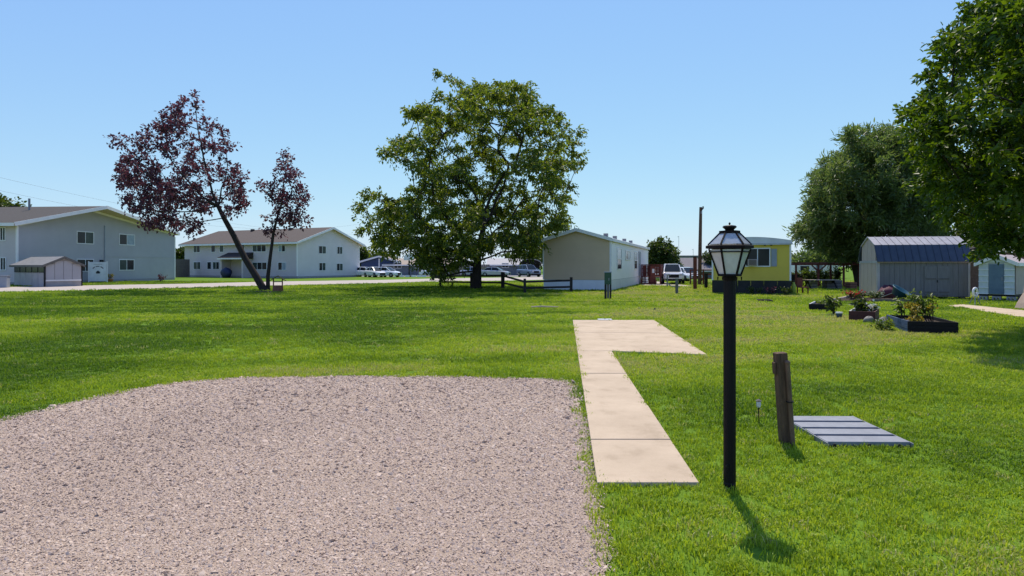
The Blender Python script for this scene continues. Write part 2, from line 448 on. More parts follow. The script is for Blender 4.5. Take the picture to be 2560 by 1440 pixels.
# ------------------------------------------------------------------ the setting: ground, road, gravel, paths
def sheet(name, pts, z, m, kind='structure'):
    mb = MB(); mb.add([(x, y, z) for x, y in pts], [tuple(range(len(pts)))])
    o = mb.build(name, m)
    o['kind'] = kind
    return o

mb = MB(); N = 40
mb.add([(0, 60, 0)] + [(1400 * math.cos(2*math.pi*i/N), 60 + 1400 * math.sin(2*math.pi*i/N), 0) for i in range(N)],
       [(0, i + 1, (i + 1) % N + 1) for i in range(N)])
mb.build('lawn', M['lawn'], kind='structure')

near_px = [(-420, 746), (0, 731), (240, 726), (480, 720), (700, 715), (940, 709), (1080, 705), (1350, 699.5), (1560, 696)]
far_px = [(-420, 728), (0, 718), (240, 713), (480, 709), (700, 703.5), (940, 700), (1080, 696.5), (1350, 692.5), (1560, 689)]
sheet('road', [ground(*p) for p in near_px] + [ground(*p) for p in reversed(far_px)], .004, M['road'])
sheet('parking_lot', [(-31, 92), (12, 89), (16, 108), (-34, 112)], .008, M['asphalt'])
sheet('driveway', [ground(1612, 714), ground(1745, 717), (15, 62), (9.5, 62)], .004, M['road'])
side_px = [(2366, 764), (2700, 816), (2760, 796), (2404, 761)]
SIDE = [ground(*p) for p in side_px]
sheet('side_path', SIDE, .010, M['concrete'])

grav_px = [(-700, 1240), (-300, 1130), (0, 1050), (150, 1017), (300, 981), (450, 955), (600, 945), (850, 941), (1150, 944),
           (1390, 950), (1425, 955), (1440, 970), (1450, 1005), (1458, 1060), (1468, 1110), (1474, 1160), (1490, 1200), (1497, 1280), (1508, 1360), (1520, 1440)]
GRAV = [ground(*p) for p in grav_px]
rr = random.Random(3)
GRAV = [(x + rr.uniform(-.03, .03), y + rr.uniform(-.03, .03)) for x, y in GRAV]
GRAV += [(.42, 1.2), (.3, -4), (-11, -4)]
sheet('gravel_driveway', GRAV, .012, M['gravel_bed'])

# concrete path of six slabs
def top_of_slab(px, py):
    Y = F * (EYE - .034) / (py - HZ)
    return ((px - CX) / F * Y, Y)
PL = [top_of_slab(1432, 800), top_of_slab(1493, 1206)]
PR = [top_of_slab(1528, 876), top_of_slab(1748, 1206)]
def lerp2(a, b, t): return (a[0] + (b[0]-a[0])*t, a[1] + (b[1]-a[1])*t)
def on_line(a, b, y): return lerp2(a, b, (y - a[1]) / (b[1] - a[1]))
padR = [top_of_slab(1635, 800), top_of_slab(1768, 886)]
yj = [PL[1][1], 5.42, 6.73, 8.77, 11.06]
pth = bpy.data.objects.new('concrete_path', None); COL.objects.link(pth); pth['kind'] = 'structure'
slabs = []
for i in range(4):
    y0, y1 = yj[i] + .006, yj[i+1] - .006
    slabs.append([on_line(*PL, y0), on_line(*PR, y0), on_line(*PR, y1), on_line(*PL, y1)])
mid_l, mid_r = on_line(*PL, 14.2), on_line(*padR, 14.0)
slabs.append([on_line(*PL, 11.072), top_of_slab(1528, 876.5), top_of_slab(1768, 886), (mid_r[0], mid_r[1] - .008), (mid_l[0], mid_l[1] - .008)])
slabs.append([(mid_l[0], mid_l[1] + .008), (mid_r[0], mid_r[1] + .008), padR[0], PL[0]])
for i, s_ in enumerate(slabs):
    mb = MB(); mb.prism(s_, -.03, .034 + (.0, .004, -.003, .002, 0, .003)[i], m=lambda a, b, t: (a, b, t))
    mb.build('slab', M['concrete'], pth, bevel=.006)
PATHPOLY = [PL[1], PR[1], PR[0], padR[1], padR[0], PL[0]]

def in_poly(X, Y, poly):
    c = np.zeros(len(X), bool); n = len(poly)
    for i in range(n):
        x0, y0 = poly[i]; x1, y1 = poly[(i+1) % n]
        hit = ((y0 > Y) != (y1 > Y)) & (X < (x1-x0) * (Y-y0) / ((y1-y0) if y1 != y0 else 1e-9) + x0)
        c ^= hit
    return c

def dist_poly(X, Y, poly):
    d = np.full(len(X), 1e9); n = len(poly)
    for i in range(n):
        a = np.array(poly[i]); b = np.array(poly[(i+1) % n]); ab = b - a
        t = np.clip(((X-a[0])*ab[0] + (Y-a[1])*ab[1]) / (ab @ ab + 1e-12), 0, 1)
        d = np.minimum(d, np.hypot(X - a[0] - t*ab[0], Y - a[1] - t*ab[1]))
    return d

# ------------------------------------------------------------------ generic house with lap siding
class House:
    def __init__(h, name, label, cat, O, ux, W, L, group=None):
        ux = Vector(ux).normalized()
        h.O, h.ux, h.uy, h.W, h.L = Vector(O), ux, Vector((-ux.y, ux.x)), W, L
        h.e = thing(name, label, cat, (O[0], O[1], 0), math.atan2(ux.y, ux.x), group)
    def base(h, face):
        if face == 'front': return h.O, h.ux
        if face == 'right': return h.O + h.ux * h.W, h.uy
        return h.O, h.uy
    def hit(h, face, px, py):
        O, u = h.base(face); m = (px - CX) / F
        s = (m * O.y - O.x) / (u.x - m * u.y)
        Y = O.y + s * u.y
        return s, EYE + (HZ - py) / F * Y
    def P(h, face, s, z, o):
        if face == 'front': return (s, -o, z)
        if face == 'right': return (h.W + o, s, z)
        if face == 'left': return (-o, s, z)
        return (s, h.L + o, z)
    def fbox(h, mb, face, s0, s1, z0, z1, o0, o1):
        a, b = h.P(face, s0, z0, o0), h.P(face, s1, z1, o1)
        mb.box(*a, *b)
    def lap(h, face, prof, z0, m, course=.2, name='wall'):
        """prof: [(s,top)...] polyline of the wall top"""
        mb = MB(); top = max(p[1] for p in prof)
        def rng_(z):
            lo = hi = None
            for (sa, ha), (sb, hb) in zip(prof, prof[1:]):
                for s, hh in ((sa, ha), (sb, hb)):
                    if hh >= z - 1e-6:
                        lo = s if lo is None else min(lo, s); hi = s if hi is None else max(hi, s)
                if (ha - z) * (hb - z) < 0:
                    s = sa + (sb - sa) * (z - ha) / (hb - ha)
                    lo = s if lo is None else min(lo, s); hi = s if hi is None else max(hi, s)
            return lo, hi
        z = z0
        while z < top - .01:
            z1 = min(z + course, top - .001)
            for hh in sorted(p[1] for p in prof):      # break a course where the outline bends
                if z + .01 < hh < z1: z1 = hh; break
            a0, a1 = rng_(z); b0, b1 = rng_(z1)
            q = [h.P(face, a0, z, .014), h.P(face, a1, z, .014), h.P(face, b1, z1, 0), h.P(face, b0, z1, 0), h.P(face, a0, z, 0), h.P(face, a1, z, 0)]
            f1, f2 = (0, 1, 2, 3), (4, 5, 1, 0)
            if face in ('left', 'back'): f1, f2 = f1[::-1], f2[::-1]
            mb.add(q, [f1, f2])
            z = z1
        return mb.build(name, m, h.e)
    def corners(h, z0, z1, m, wd=.1, faces=((0, 0), (1, 0))):
        for cx, cy in faces:
            mb = MB()
            x, y = cx * h.W, cy * h.L
            mb.box(x - wd/2 + (-.02 if cx == 0 else .02), y - .03, z0, x + wd/2 + (-.02 if cx == 0 else .02), y + .08, z1)
            mb.build('corner_trim', M['trim'], h.e)
    def win(h, face, px0, py0, px1, py1, panes=('glass', 'glass'), frame='vinyl', fw=.07, vertical=True, out=.05):
        s0, za = h.hit(face, px0, py0); s1, zb = h.hit(face, px1, py1)
        s0, s1 = min(s0, s1), max(s0, s1); z0, z1 = min(za, zb), max(za, zb)
        return h.win_m(face, s0, s1, z0, z1, panes, frame, fw, vertical, out)
    def win_m(h, face, s0, s1, z0, z1, panes=('glass', 'glass'), frame='vinyl', fw=.07, vertical=True, out=.05):
        mb = MB()
        h.fbox(mb, face, s0, s0 + fw, z0, z1, 0, out); h.fbox(mb, face, s1 - fw, s1, z0, z1, 0, out)
        h.fbox(mb, face, s0 + fw, s1 - fw, z0, z0 + fw, 0, out); h.fbox(mb, face, s0 + fw, s1 - fw, z1 - fw, z1, 0, out)
        n = len(panes)
        cells = []
        if vertical:
            d = (s1 - s0 - 2*fw) / n
            for i in range(n):
                cells.append((s0 + fw + i*d, s0 + fw + (i+1)*d, z0 + fw, z1 - fw))
                if i: h.fbox(mb, face, s0 + fw + i*d - fw*.4, s0 + fw + i*d + fw*.4, z0 + fw, z1 - fw, 0, out - .008)
        else:
            d = (z1 - z0 - 2*fw) / n
            for i in range(n):
                cells.append((s0 + fw, s1 - fw, z0 + fw + i*d, z0 + fw + (i+1)*d))
                if i: h.fbox(mb, face, s0 + fw, s1 - fw, z0 + fw + i*d - fw*.4, z0 + fw + i*d + fw*.4, 0, out - .008)
        wo_ = mb.build('window', M[frame], h.e)
        for i, (a, b, c, d_) in enumerate(cells):
            pm = MB(); g = .002
            h.fbox(pm, face, a + g, b - g, c + g, d_ - g, .016, .024)
            pm.build('pane', M[panes[i]], wo_)
        return wo_
    def gable_roof(h, eave, ridge, oh_side, oh_front, oh_back, m, th=.14, fascia='trim', soffit='soffit', xr=None):
        xr = h.W / 2 if xr is None else xr
        for side in (0, 1):
            x_e = 0 if side == 0 else h.W
            k = (ridge - eave) / abs(xr - x_e)
            xo = x_e + (-oh_side if side == 0 else oh_side); zo = eave - k * oh_side
            def poly(t0, t1, inset=0.0):
                sg = 1 if side == 0 else -1
                return [(xo + sg*inset, zo + k*inset + t0), (xr, ridge + t0), (xr, ridge + t1), (xo + sg*inset, zo + k*inset + t1)]
            mb = MB(); mb.prism(poly(.03, .03 + th), -oh_front, h.L + oh_back); mb.build('roof', m, h.e)
            mb = MB(); mb.prism(poly(-.02, .025, .02), -oh_front + .03, h.L + oh_back - .03); mb.build('soffit', M[soffit], h.e)
            mb = MB(); mb.prism(poly(-.10, .03 + th + .015), -oh_front - .05, -oh_front - .003)
            mb.prism([(xo - .001*(1 if side == 0 else -1), zo - .1), (xo - .045*(1 if side == 0 else -1), zo - .1), (xo - .045*(1 if side == 0 else -1), zo + .03 + th*.8), (xo - .001*(1 if side == 0 else -1), zo + .03 + th*.8)], -oh_front, h.L + oh_back)
            mb.build('fascia', M[fascia], h.e)

# ---------------- apartment block at the far left
A1 = House('apartment_building', 'grey two storey apartment block at the left edge, its wide gable end facing the lawn', 'building', (-41.2, 50), (.095, .995), 20.0, 26.0)
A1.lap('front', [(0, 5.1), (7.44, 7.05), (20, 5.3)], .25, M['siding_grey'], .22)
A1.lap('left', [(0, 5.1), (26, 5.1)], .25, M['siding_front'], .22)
mb = MB(); mb.box(.03, .03, 0, 19.97, 25.9, 5.0); mb.box(-.005, -.005, 0, 20.005, 1, .25); mb.box(-.005, .9, 0, .9, 26, .25); mb.build('foundation', M['block'], A1.e)
def prow_roof(h, xr, zr, z0, z1, prow, m):
    # the ridge sails out past the gable, the eaves end close to the wall
    for xe, ze in ((-.55, z0), (h.W + .5, z1)):
        def slab(t0, t1, ins):
            q = [(xe, -.25 + ins, ze), (xr, -prow + ins, zr), (xr, h.L, zr), (xe, h.L, ze)]
            return MB().add([(x, y, z + t0) for x, y, z in q] + [(x, y, z + t1) for x, y, z in q], [(0, 3, 2, 1), (4, 5, 6, 7), (0, 1, 5, 4), (1, 2, 6, 5), (2, 3, 7, 6), (3, 0, 4, 7)])
        slab(.02, .20, 0).build('roof', m, h.e)
        slab(-.05, .015, .03).build('soffit', M['soffit'], h.e)
        mb = MB(); mb.bar((xe, -.28, ze + .08), (xr, -prow - .03, zr + .08), .05, .30); mb.build('fascia', M['trim'], h.e)
        e_ = -.03 if xe < 0 else .03
        mb = MB(); mb.box(xe + e_ - .025, -.25, ze - .08, xe + e_ + .025, h.L, ze + .19); mb.build('fascia', M['trim'], h.e)
mb = MB(); mb.bar((.1, -.04, 5.05), (7.44, -.04, 6.98), .05, .2); mb.build('rake_trim', M['trim'], A1.e)
mb = MB(); mb.bar((7.44, -.04, 6.98), (19.9, -.04, 5.24), .05, .2); mb.build('rake_trim', M['trim'], A1.e)
prow_roof(A1, 7.44, 7.12, 4.98, 5.28, 1.86, M['apt_roof'])
A1.corners(.25, 5.0, M['trim'], .16)
A1.win('front', 191, 577, 234, 611, ('glass', 'glass_green'))
A1.win('front', 297, 584, 336, 614, ('glass', 'glass_blind'))
A1.win('front', 191, 647, 234, 679, ('glass', 'glass'))
A1.win('front', 297, 648, 335, 676, ('glass_green', 'glass'))
A1.win('left', 0, 568, 15, 602, ('glass_green', 'glass'))
A1.win('left', 1, 643, 16, 676, ('glass', 'glass'))
A1.win_m('left', 8.5, 10.2, 3.2, 4.5); A1.win_m('left', 8.5, 10.2, .8, 2.1)
s_, _ = A1.hit('front', 261, 600)
mb = MB(); A1.fbox(mb, 'front', s_-.06, s_+.06, .2, 5.6, .016, .07); mb.build('conduit', M['grey_box'], A1.e)
sw, zb_ = A1.hit('front', 252, 656)
mb = MB(); A1.fbox(mb, 'front', sw-.18, sw+.18, 1.75, 2.2, .016, .15); mb.build('meter_box', M['dark'], A1.e)
mb = MB(); A1.fbox(mb, 'front', 9.0, 20.0, 2.52, 2.60, .008, .03); mb.build('belt_trim', M['siding_grey'], A1.e)
for q in (4.4, 15.5):
    mb = MB(); mb.tube([(5.6, q, 6.4), (5.6, q, 7.9 if q < 5 else 7.0)], .09, 8); mb.build('vent_pipe', M['galv'], A1.e)
for q in (8, 11, 14, 17):
    mb = MB(); mb.box(7.6, q, 7.1, 8.0, q+.4, 7.46); mb.build('roof_vent', M['dark_roof'], A1.e)

# ---------------- second apartment block
A2 = House('apartment_building', 'white two storey apartment block with a covered entry, standing behind the purple trees', 'building', (-27.9, 78), (.426, .905), 12.2, 21.8)
A2.lap('front', [(0, 4.75), (6.1, 6.78), (12.2, 4.75)], .25, M['siding'], .22)
A2.lap('left', [(0, 4.75), (21.8, 4.75)], .25, M['siding_front'], .22)
mb = MB(); mb.box(.03, .03, 0, 12.17, 21.7, 4.7); mb.box(-.005, -.005, 0, 12.2, 1, .25); mb.box(-.005, .9, 0, .9, 21.8, .25); mb.build('foundation', M['block'], A2.e)
A2.gable_roof(4.77, 6.83, .6, .6, .5, M['apt_roof_b'])
A2.corners(.25, 4.7, M['trim'], .16)
for b_ in ((796, 614, 815, 635), (842, 616, 856, 636), (797, 656, 814, 677), (841, 658, 857, 677)):
    A2.win('front', *b_, panes=('glass', 'glass_green'))
for b_, pn in (((484, 612, 501, 632), ('glass', 'glass_green')), ((528, 613, 539, 631), ('glass',)), ((549, 613, 560, 631), ('glass_green',)),
               ((597, 611, 612, 631), ('glass', 'glass_blind')), ((631, 612, 666, 630), ('glass', 'glass', 'glass_green')), ((696, 612, 714, 630), ('glass', 'glass_blind')),
               ((484, 654, 502, 674), ('glass_green', 'glass_green')), ((518, 654, 529, 674), ('glass',)), ((532, 654, 549, 674), ('glass', 'glass_green')),
               ((631, 655, 668, 675), ('glass', 'glass', 'glass_green')), ((695, 655, 716, 676), ('glass_blind', 'glass'))):
    A2.win('left', *b_, panes=pn, fw=.08)
# covered entry: two side walls, roof, back wall with a door
sa, _ = A2.hit('left', 630, 680); sb, _ = A2.hit('left', 574, 680)
mb = MB(); A2.fbox(mb, 'left', sa, sa + .25, 0, 2.55, .02, 1.5); mb.build('porch_wall', M['siding_front'], A2.e)
mb = MB(); A2.fbox(mb, 'left', sb - .25, sb, 0, 2.55, .02, 1.5)
mb.build('porch_wall', M['siding_front'], A2.e)
mb = MB(); mb.prism([(-.012, 3.45), (-1.75, 2.75), (-1.75, 2.6), (-.012, 2.6)], sa - .25, sb + .25); mb.build('porch_roof', M['dark_roof'], A2.e)
mb = MB(); A2.fbox(mb, 'left', sa - .27, sb + .27, 2.5, 2.68, 1.76, 1.82); mb.build('porch_fascia', M['trim'], A2.e)
mb = MB(); A2.fbox(mb, 'left', sa + .8, sa + 1.8, .2, 2.3, .02, .07); d_ = mb.build('door', M['pinkish'], A2.e)
mb = MB(); A2.fbox(mb, 'left', sa + 1.65, sa + 1.72, 1.1, 1.2, .072, .12); mb.build('handle', M['brass'], d_)
for q in (6.5, 10, 14):
    mb = MB(); mb.box(5.2, q, 6.6, 5.6, q + .4, 7.06); mb.build('roof_vent', M['dark_roof'], A2.e)
pt = A2.O + A2.uy * (sb - 1.7) - A2.ux * 1.9
mb = MB(); mb.blob((0, 0, .62), (.72, .6, .74), 5, 14, 9, .08)
tag(mb.build('covered_grill', M['navy_tarp'], smooth=True), 'rounded navy cover over a grill at the covered entry of the white apartments', 'grill').location = (pt.x, pt.y, 0)

# ---------------- mail shelter shed in front of the left block
S1 = House('garden_shed', 'pale shed with a dark window strip and low grey gable roof beside the road', 'shed', (-35.8, 46), (.5, .866), 2.5, 5.3)
mb = MB(); mb.prism([(0.02, 0), (2.48, 0), (2.48, 1.66), (1.25, 2.2), (.02, 1.66)], .03, 5.27); mb.build('wall', M['shed_wall'], S1.e)
S1.gable_roof(1.7, 2.28, .2, .12, .2, M['shed_roof'], th=.04, fascia='grey_post')
for k in range(4):
    mb = MB(); mb.prism([(.05 + k*.6, .55), (.62 + k*.6, .55), (.62 + k*.6, 1.72 + min(.05+k*.6, 2.5-.62-k*.6) * .43), (.05 + k*.6, 1.72 + min(.05+k*.6, 2.5-.62-k*.6) * .43)], -.012, .02)
    mb.build('panel', M['siding_grey'], S1.e)
mb = MB(); S1.fbox(mb, 'front', .03, 2.47, .42, .54, -.01, .03); mb.build('rail', M['trim'], S1.e)
for k in range(5):
    mb = MB(); S1.fbox(mb, 'left', .12 + k*1.02, 1.08 + k*1.02, .02, 1.05, -.03, .012); mb.build('panel', M['shed_wall'], S1.e)
    S1.win_m('left', .12 + k*1.02, 1.08 + k*1.02, 1.1, 1.62, panes=('glass',), frame='dark', fw=.04, out=.03)
mb = MB(); S1.fbox(mb, 'left', -.08, .06, 0, 1.6, 0, .07); mb.build('corner_strip', M['dark'], S1.e)  # near-black upright strip at the near corner
mb = MB(); mb.box(2.5, .1, .0, 2.62, 5, 1.6); mb.build('side_board', M['dark'], S1.e)

# information board: white panel, print strokes as flat marks
X, Y = ground(245, 707)
sb_ = thing('notice_board', 'tall white notice board with an arched dark heading, standing before the apartment wall', 'sign', (X, Y, 0), math.radians(40))
mb = MB(); mb.box(-.68, -.03, .15, .68, .03, 1.98); mb.build('panel', M['vinyl'], sb_, bevel=.01)
mb = MB(); mb.box(-.78, -.06, 0, -.685, .06, 2.05); mb.build('post', M['trim'], sb_)
mb = MB(); mb.box(.685, -.06, 0, .78, .06, 2.05); mb.build('post', M['trim'], sb_)
mb = MB()
for i in range(13):
    t = math.pi * (.18 + .64 * i / 12)
    x, z = .46 * math.cos(t), 1.17 + .40 * math.sin(t)
    if i % 5 != 4: mb.box(x - .032, -.036, z - .045, x + .032, -.032, z + .045)
for i in range(8): mb.box(-.33 + i*.085, -.036, 1.75, -.27 + i*.085, -.032, 1.79)
mb.prism([(-.13, .88), (.13, .88), (.17, .99), (.1, 1.1), (0, 1.17), (-.1, 1.1), (-.17, .99)], -.036, -.032)
mb.build('print', M['print'], sb_, kind='stuff')

# ---------------- beige single-wide home
H1 = House('mobile_home', 'beige fronted mobile home with a white long side and pale blue skirting', 'mobile home', (2.11, 40.07), (.945, -.3265), 4.5, 21.3)
H1.lap('front', [(0, 3.3), (2.25, 3.93), (4.5, 3.3)], .70, M['beige'], .13)
H1.lap('right', [(0, 3.3), (21.3, 3.3)], .70, M['white_siding'], .13)
H1.lap('left', [(0, 3.3), (21.3, 3.3)], .70, M['white_siding'], .13)
mb = MB(); mb.box(.04, .04, .1, 4.46, 21.26, 3.25); mb.build('body', M['dark'], H1.e)
for k in range(5):
    mb = MB(); H1.fbox(mb, 'front', .9*k + .003, .9*(k+1) - .003, .03, .685, -.03, .004 + .003*(k % 2)); mb.build('skirt_panel', M['skirt'], H1.e)
for k in range(17):
    mb = MB(); H1.fbox(mb, 'right', .03 + 1.25*k + .003, 1.25*(k+1) + .024, .03, .685, -.03, .004 + .003*(k % 2)); mb.build('skirt_panel', M['skirt'], H1.e)
H1.gable_roof(3.32, 3.97, .12, .18, .15, M['metal_roof'], th=.07)
mb = MB(); H1.fbox(mb, 'front', -.05, .03, .7, 3.28, .0, .035); mb.build('corner_trim', M['trim'], H1.e)
mb = MB(); H1.fbox(mb, 'front', 4.42, 4.53, .7, 3.28, .0, .035); H1.fbox(mb, 'right', -.03, .08, .7, 3.28, .001, .03); mb.build('corner_trim', M['trim'], H1.e)
H1.win('right', 1542, 619, 1553, 674, ('glass', 'glass_blind'), vertical=False)
H1.win('right', 1563, 625, 1575, 651, ('glass', 'glass_blind'), vertical=True)
H1.win('right', 1585, 629, 1592, 673, ('glass', 'glass_blind'), vertical=False)
s0, _ = H1.hit('right', 1596, 650); s1, _ = H1.hit('right', 1601, 650)
mb = MB(); H1.fbox(mb, 'right', s0, s1 - .05, .75, 2.85, .002, .06); d_ = mb.build('door', M['grey_box'], H1.e)
mb = MB(); H1.fbox(mb, 'right', s0 + .08, s0 + .16, 1.7, 1.8, .062, .12); mb.build('handle', M['brass'], d_)
for q in (5, 9, 14, 18):
    mb = MB(); mb.box(3.1, q, 3.7, 3.4, q+.3, 3.98); mb.build('roof_vent', M['galv'], H1.e)
# timber deck with stairs at its far end
P1 = H1.O + H1.ux * (4.5 + .05)
dk = thing('deck', 'dark red timber deck with steps and railing against the white side of the beige home', 'deck', (P1.x, P1.y, 0), math.atan2(H1.ux.y, H1.ux.x))
for k in range(8):
    mb = MB(); mb.box(.05, 15.0 + k*.32, .62, 1.75, 15.3 + k*.32, .68); mb.build('plank', M['red_wood'], dk)
for x, y in ((.1, 15.05), (1.7, 15.05), (1.7, 16.3), (1.7, 17.5), (.1, 17.5)):
    mb = MB(); mb.box(x-.05, y-.05, 0, x+.05, y+.05, 1.75); mb.build('post', M['red_wood'], dk)
for z in (1.0, 1.35, 1.70):
    mb = MB(); mb.bar((.16, 15.05, z), (1.64, 15.05, z), .04, .09); mb.bar((1.7, 15.12, z), (1.7, 16.24, z), .04, .09); mb.bar((1.7, 16.36, z), (1.7, 17.44, z), .04, .09); mb.build('rail', M['red_wood'], dk)
for k in range(8):
    mb = MB(); mb.box(.17 + k*.19, 15.075, .7, .33 + k*.19, 15.10, 1.64); mb.build('baluster', M['red_wood'], dk)
for k in range(11):
    mb = MB(); mb.box(1.725, 15.12 + k*.21, .7, 1.75, 15.29 + k*.21, 1.64); mb.build('baluster', M['red_wood'], dk)
for k in range(3):
    mb = MB(); mb.box(.2, 14.9 - k*.3, .42 - k*.18, 1.3, 15.0 - k*.3 + .18, .47 - k*.18); mb.build('step', M['red_wood'], dk)
mb = MB(); mb.box(.1, 14.3, .0, .16, 15.0, .42); mb.box(1.32, 14.3, 0, 1.38, 15.0, .42); mb.build('stringer', M['red_wood'], dk)

X, Y = ground(1630, 711)
fl = thing('storage_cabinet', 'tall red cabinet with a white emblem panel beyond the deck', 'cabinet', (X, Y, 0), .3)
mb = MB(); mb.box(-.25, -.2, .04, .25, .2, 1.55); mb.build('body', M['red_wood'], fl, bevel=.02)
mb = MB(); mb.box(-.11, -.212, 1.0, .11, -.203, 1.35); mb.build('panel', M['vinyl'], fl)
mb = MB(); mb.box(-.27, -.22, 1.552, .27, .22, 1.60); mb.build('lid', M['red_wood'], fl)

# ---------------- yellow home
H2 = House('mobile_home', 'yellow ended mobile home with dark skirting and pale curved roof edge behind the lamp', 'mobile home', (11.67, 35.0), (.945, -.3265), 4.19, 16)
mb = MB(); mb.prism([(0, .78), (4.19, .78), (4.19, 2.9), (0, 2.9)], 0, 15.9); mb.build('wall', M['yellow'], H2.e)
prof = [(-.06, 2.9)] + [(-.06 + (4.31) * i / 12, 2.96 + .30 * math.sin(math.pi * (i + 1.2) / 14.4)) for i in range(13)] + [(4.25, 2.9)]
mb = MB(); mb.prism(prof, -.12, 16); mb.build('roof', M['metal_roof'], H2.e)
mb = MB(); mb.prism([(-.08, 2.80), (4.27, 2.80), (4.27, 2.899), (-.08, 2.899)], -.14, -.003); mb.build('roof_edge', M['white_plank'], H2.e)
mb = MB(); H2.fbox(mb, 'front', 4.12, 4.21, .78, 2.8, .001, .02); mb.build('corner_trim', M['trim'], H2.e)
mb = MB(); H2.fbox(mb, 'front', -.02, .07, .78, 2.8, .001, .02); mb.build('corner_trim', M['trim'], H2.e)
for k in range(6):
    mb = MB(); H2.fbox(mb, 'front', .7*k + .003, .7*(k+1) - .007, .02, .775, -.04, .003 * (k % 3)); mb.build('skirt_panel', M['dark_skirt'], H2.e)
H2.win('front', 1862, 620, 1926, 667, ('glass', 'glass'), fw=.06)
s0, z0 = H2.hit('front', 1928, 666); s1, z1 = H2.hit('front', 1942, 622)
mb = MB(); H2.fbox(mb, 'front', s0, s1, z0, z1, .001, .035); mb.build('shutter', M['grey_box'], H2.e)
s0, z0 = H2.hit('front', 1869, 664); s1, z1 = H2.hit('front', 1892, 648)
mb = MB(); H2.fbox(mb, 'front', s0, s1, z0, z1, .052, .34); ac = mb.build('air_conditioner', M['pinkish'], H2.e, bevel=.01)
mb = MB()
for k in range(5): H2.fbox(mb, 'front', s0 + .05, s1 - .05, z0 + .05 + k*.06, z0 + .08 + k*.06, .342, .35)
mb.build('grille', M['dark'], ac)
for px in (1912, 1928):
    s, z = H2.hit('front', px, 612); mb = MB(); H2.fbox(mb, 'front', s-.05, s+.05, z-.05, z+.05, .001, .09); mb.build('wall_lamp', M['dark'], H2.e)
# ---------------- barn shed with gambrel roof
A_ = Vector((18.06, 29.6)); th_ = math.radians(10)
vB = Vector((math.sin(th_), math.cos(th_)))
WB, LB = 2.2, 4.05
B = House('barn_shed', 'grey barn style shed with pale metal gambrel roof, shade coloured into its steep lower slopes', 'shed', A_ + vB * WB, -vB, WB, LB)
gam = [(0, 1.82), (.28, 2.62), (1.1, 3.05), (1.92, 2.62), (2.2, 1.82)]
mb = MB(); mb.prism([(.03, .1)] + [(.03 + x * .973, z - .03) for x, z in gam] + [(2.17, .1)], .03, LB - .03); mb.build('body', M['dark'], B.e)
nb = 9
def gtop(x):
    for (a, b), (c, d) in zip(gam, gam[1:]):
        if a <= x <= c: return b + (d-b) * (x-a) / (c-a)
    return 1.82
for k in range(nb):     # boards of the end wall
    a, b = WB*k/nb + .006, WB*(k+1)/nb - .006
    for z0, z1a, z1b in ((.12, 1.74, 1.74), (1.86, gtop(a) - .02, gtop(b) - .02)):
        if min(z1a, z1b) <= z0: continue
        mb = MB(); mb.prism([(a, z0), (b, z0), (b, z1b), ((a+b)/2, max(gtop((a+b)/2) - .02, z1b) if z0 > 1 else 1.74), (a, z1a)], -.012 - .004*(k % 2), .03); mb.build('board', M['barn_end'], B.e)
mb = MB(); B.fbox(mb, 'front', 0, WB, 1.74, 1.86, -.02, .04); B.fbox(mb, 'front', 0, .10, .1, 1.739, .02, .045); B.fbox(mb, 'front', WB - .10, WB + .03, .1, 1.739, .02, .045); mb.build('end_trim', M['barn_trim'], B.e)
nf = 17
for k in range(nf):
    a, b = .03 + (LB-.06)*k/nf + .005, .03 + (LB-.06)*(k+1)/nf - .005
    mb = MB(); B.fbox(mb, 'right', a, b, .12, 1.76, -.03, .012 + .004*(k % 2)); mb.build('board', M['barn_wall'], B.e)
mb = MB(); B.fbox(mb, 'right', LB - .09, LB, .12, 1.76, .02, .045); mb.build('corner_trim', M['barn_trim'], B.e)
mb = MB(); B.fbox(mb, 'right', -.02, .06, .12, 1.76, .02, .045); mb.build('corner_trim', M['barn_trim'], B.e)
mb = MB(); B.fbox(mb, 'right', -.04, LB + .04, 1.765, 1.85, -.02, .10); mb.build('fascia', M['barn_fascia'], B.e)
for s0 in (2.05, 2.62):   # double doors
    mb = MB(); B.fbox(mb, 'right', s0, s0 + .55, .2, 1.6, .018, .05); dd = mb.build('door', M['barn_wall'], B.e)
    mb = MB(); B.fbox(mb, 'right', s0 + .04, s0 + .51, .95, 1.01, .051, .065); B.fbox(mb, 'right', s0 + .04, s0 + .51, .3, .36, .051, .065); mb.build('brace', M['grey_post'], dd)
mb = MB(); B.fbox(mb, 'right', 2.595, 2.62, .8, .92, .05, .09); mb.build('door_handle', M['dark'], B.e)
nr = 13
for (xa, za), (xb, zb2), mt in ((gam[2], gam[3], 'barn_roof'), (gam[3], (2.29, 1.80), 'barn_roof_shaded'), (gam[1], gam[2], 'barn_roof'), ((-.09, 1.80), gam[1], 'barn_roof_shaded')):
    dn = Vector((za - zb2, xb - xa)).normalized()      # outward normal in x,z
    if dn.y < 0: dn = -dn
    for k in range(nr):
        y0, y1 = -.08 + (LB + .16)*k/nr + .003, -.08 + (LB + .16)*(k+1)/nr - .003
        mb = MB()
        q = [(xa, za), (xb, zb2), (xb + dn.x*.035, zb2 + dn.y*.035), (xa + dn.x*.035, za + dn.y*.035)]
        mb.prism(q, y0, y1)
        q2 = [(xa + dn.x*.036, za + dn.y*.036), (xb + dn.x*.036, zb2 + dn.y*.036), (xb + dn.x*.055, zb2 + dn.y*.055), (xa + dn.x*.055, za + dn.y*.055)]
        mb.prism(q2, y0, y0 + .03)
        mb.build('roof_panel', M[mt], B.e)
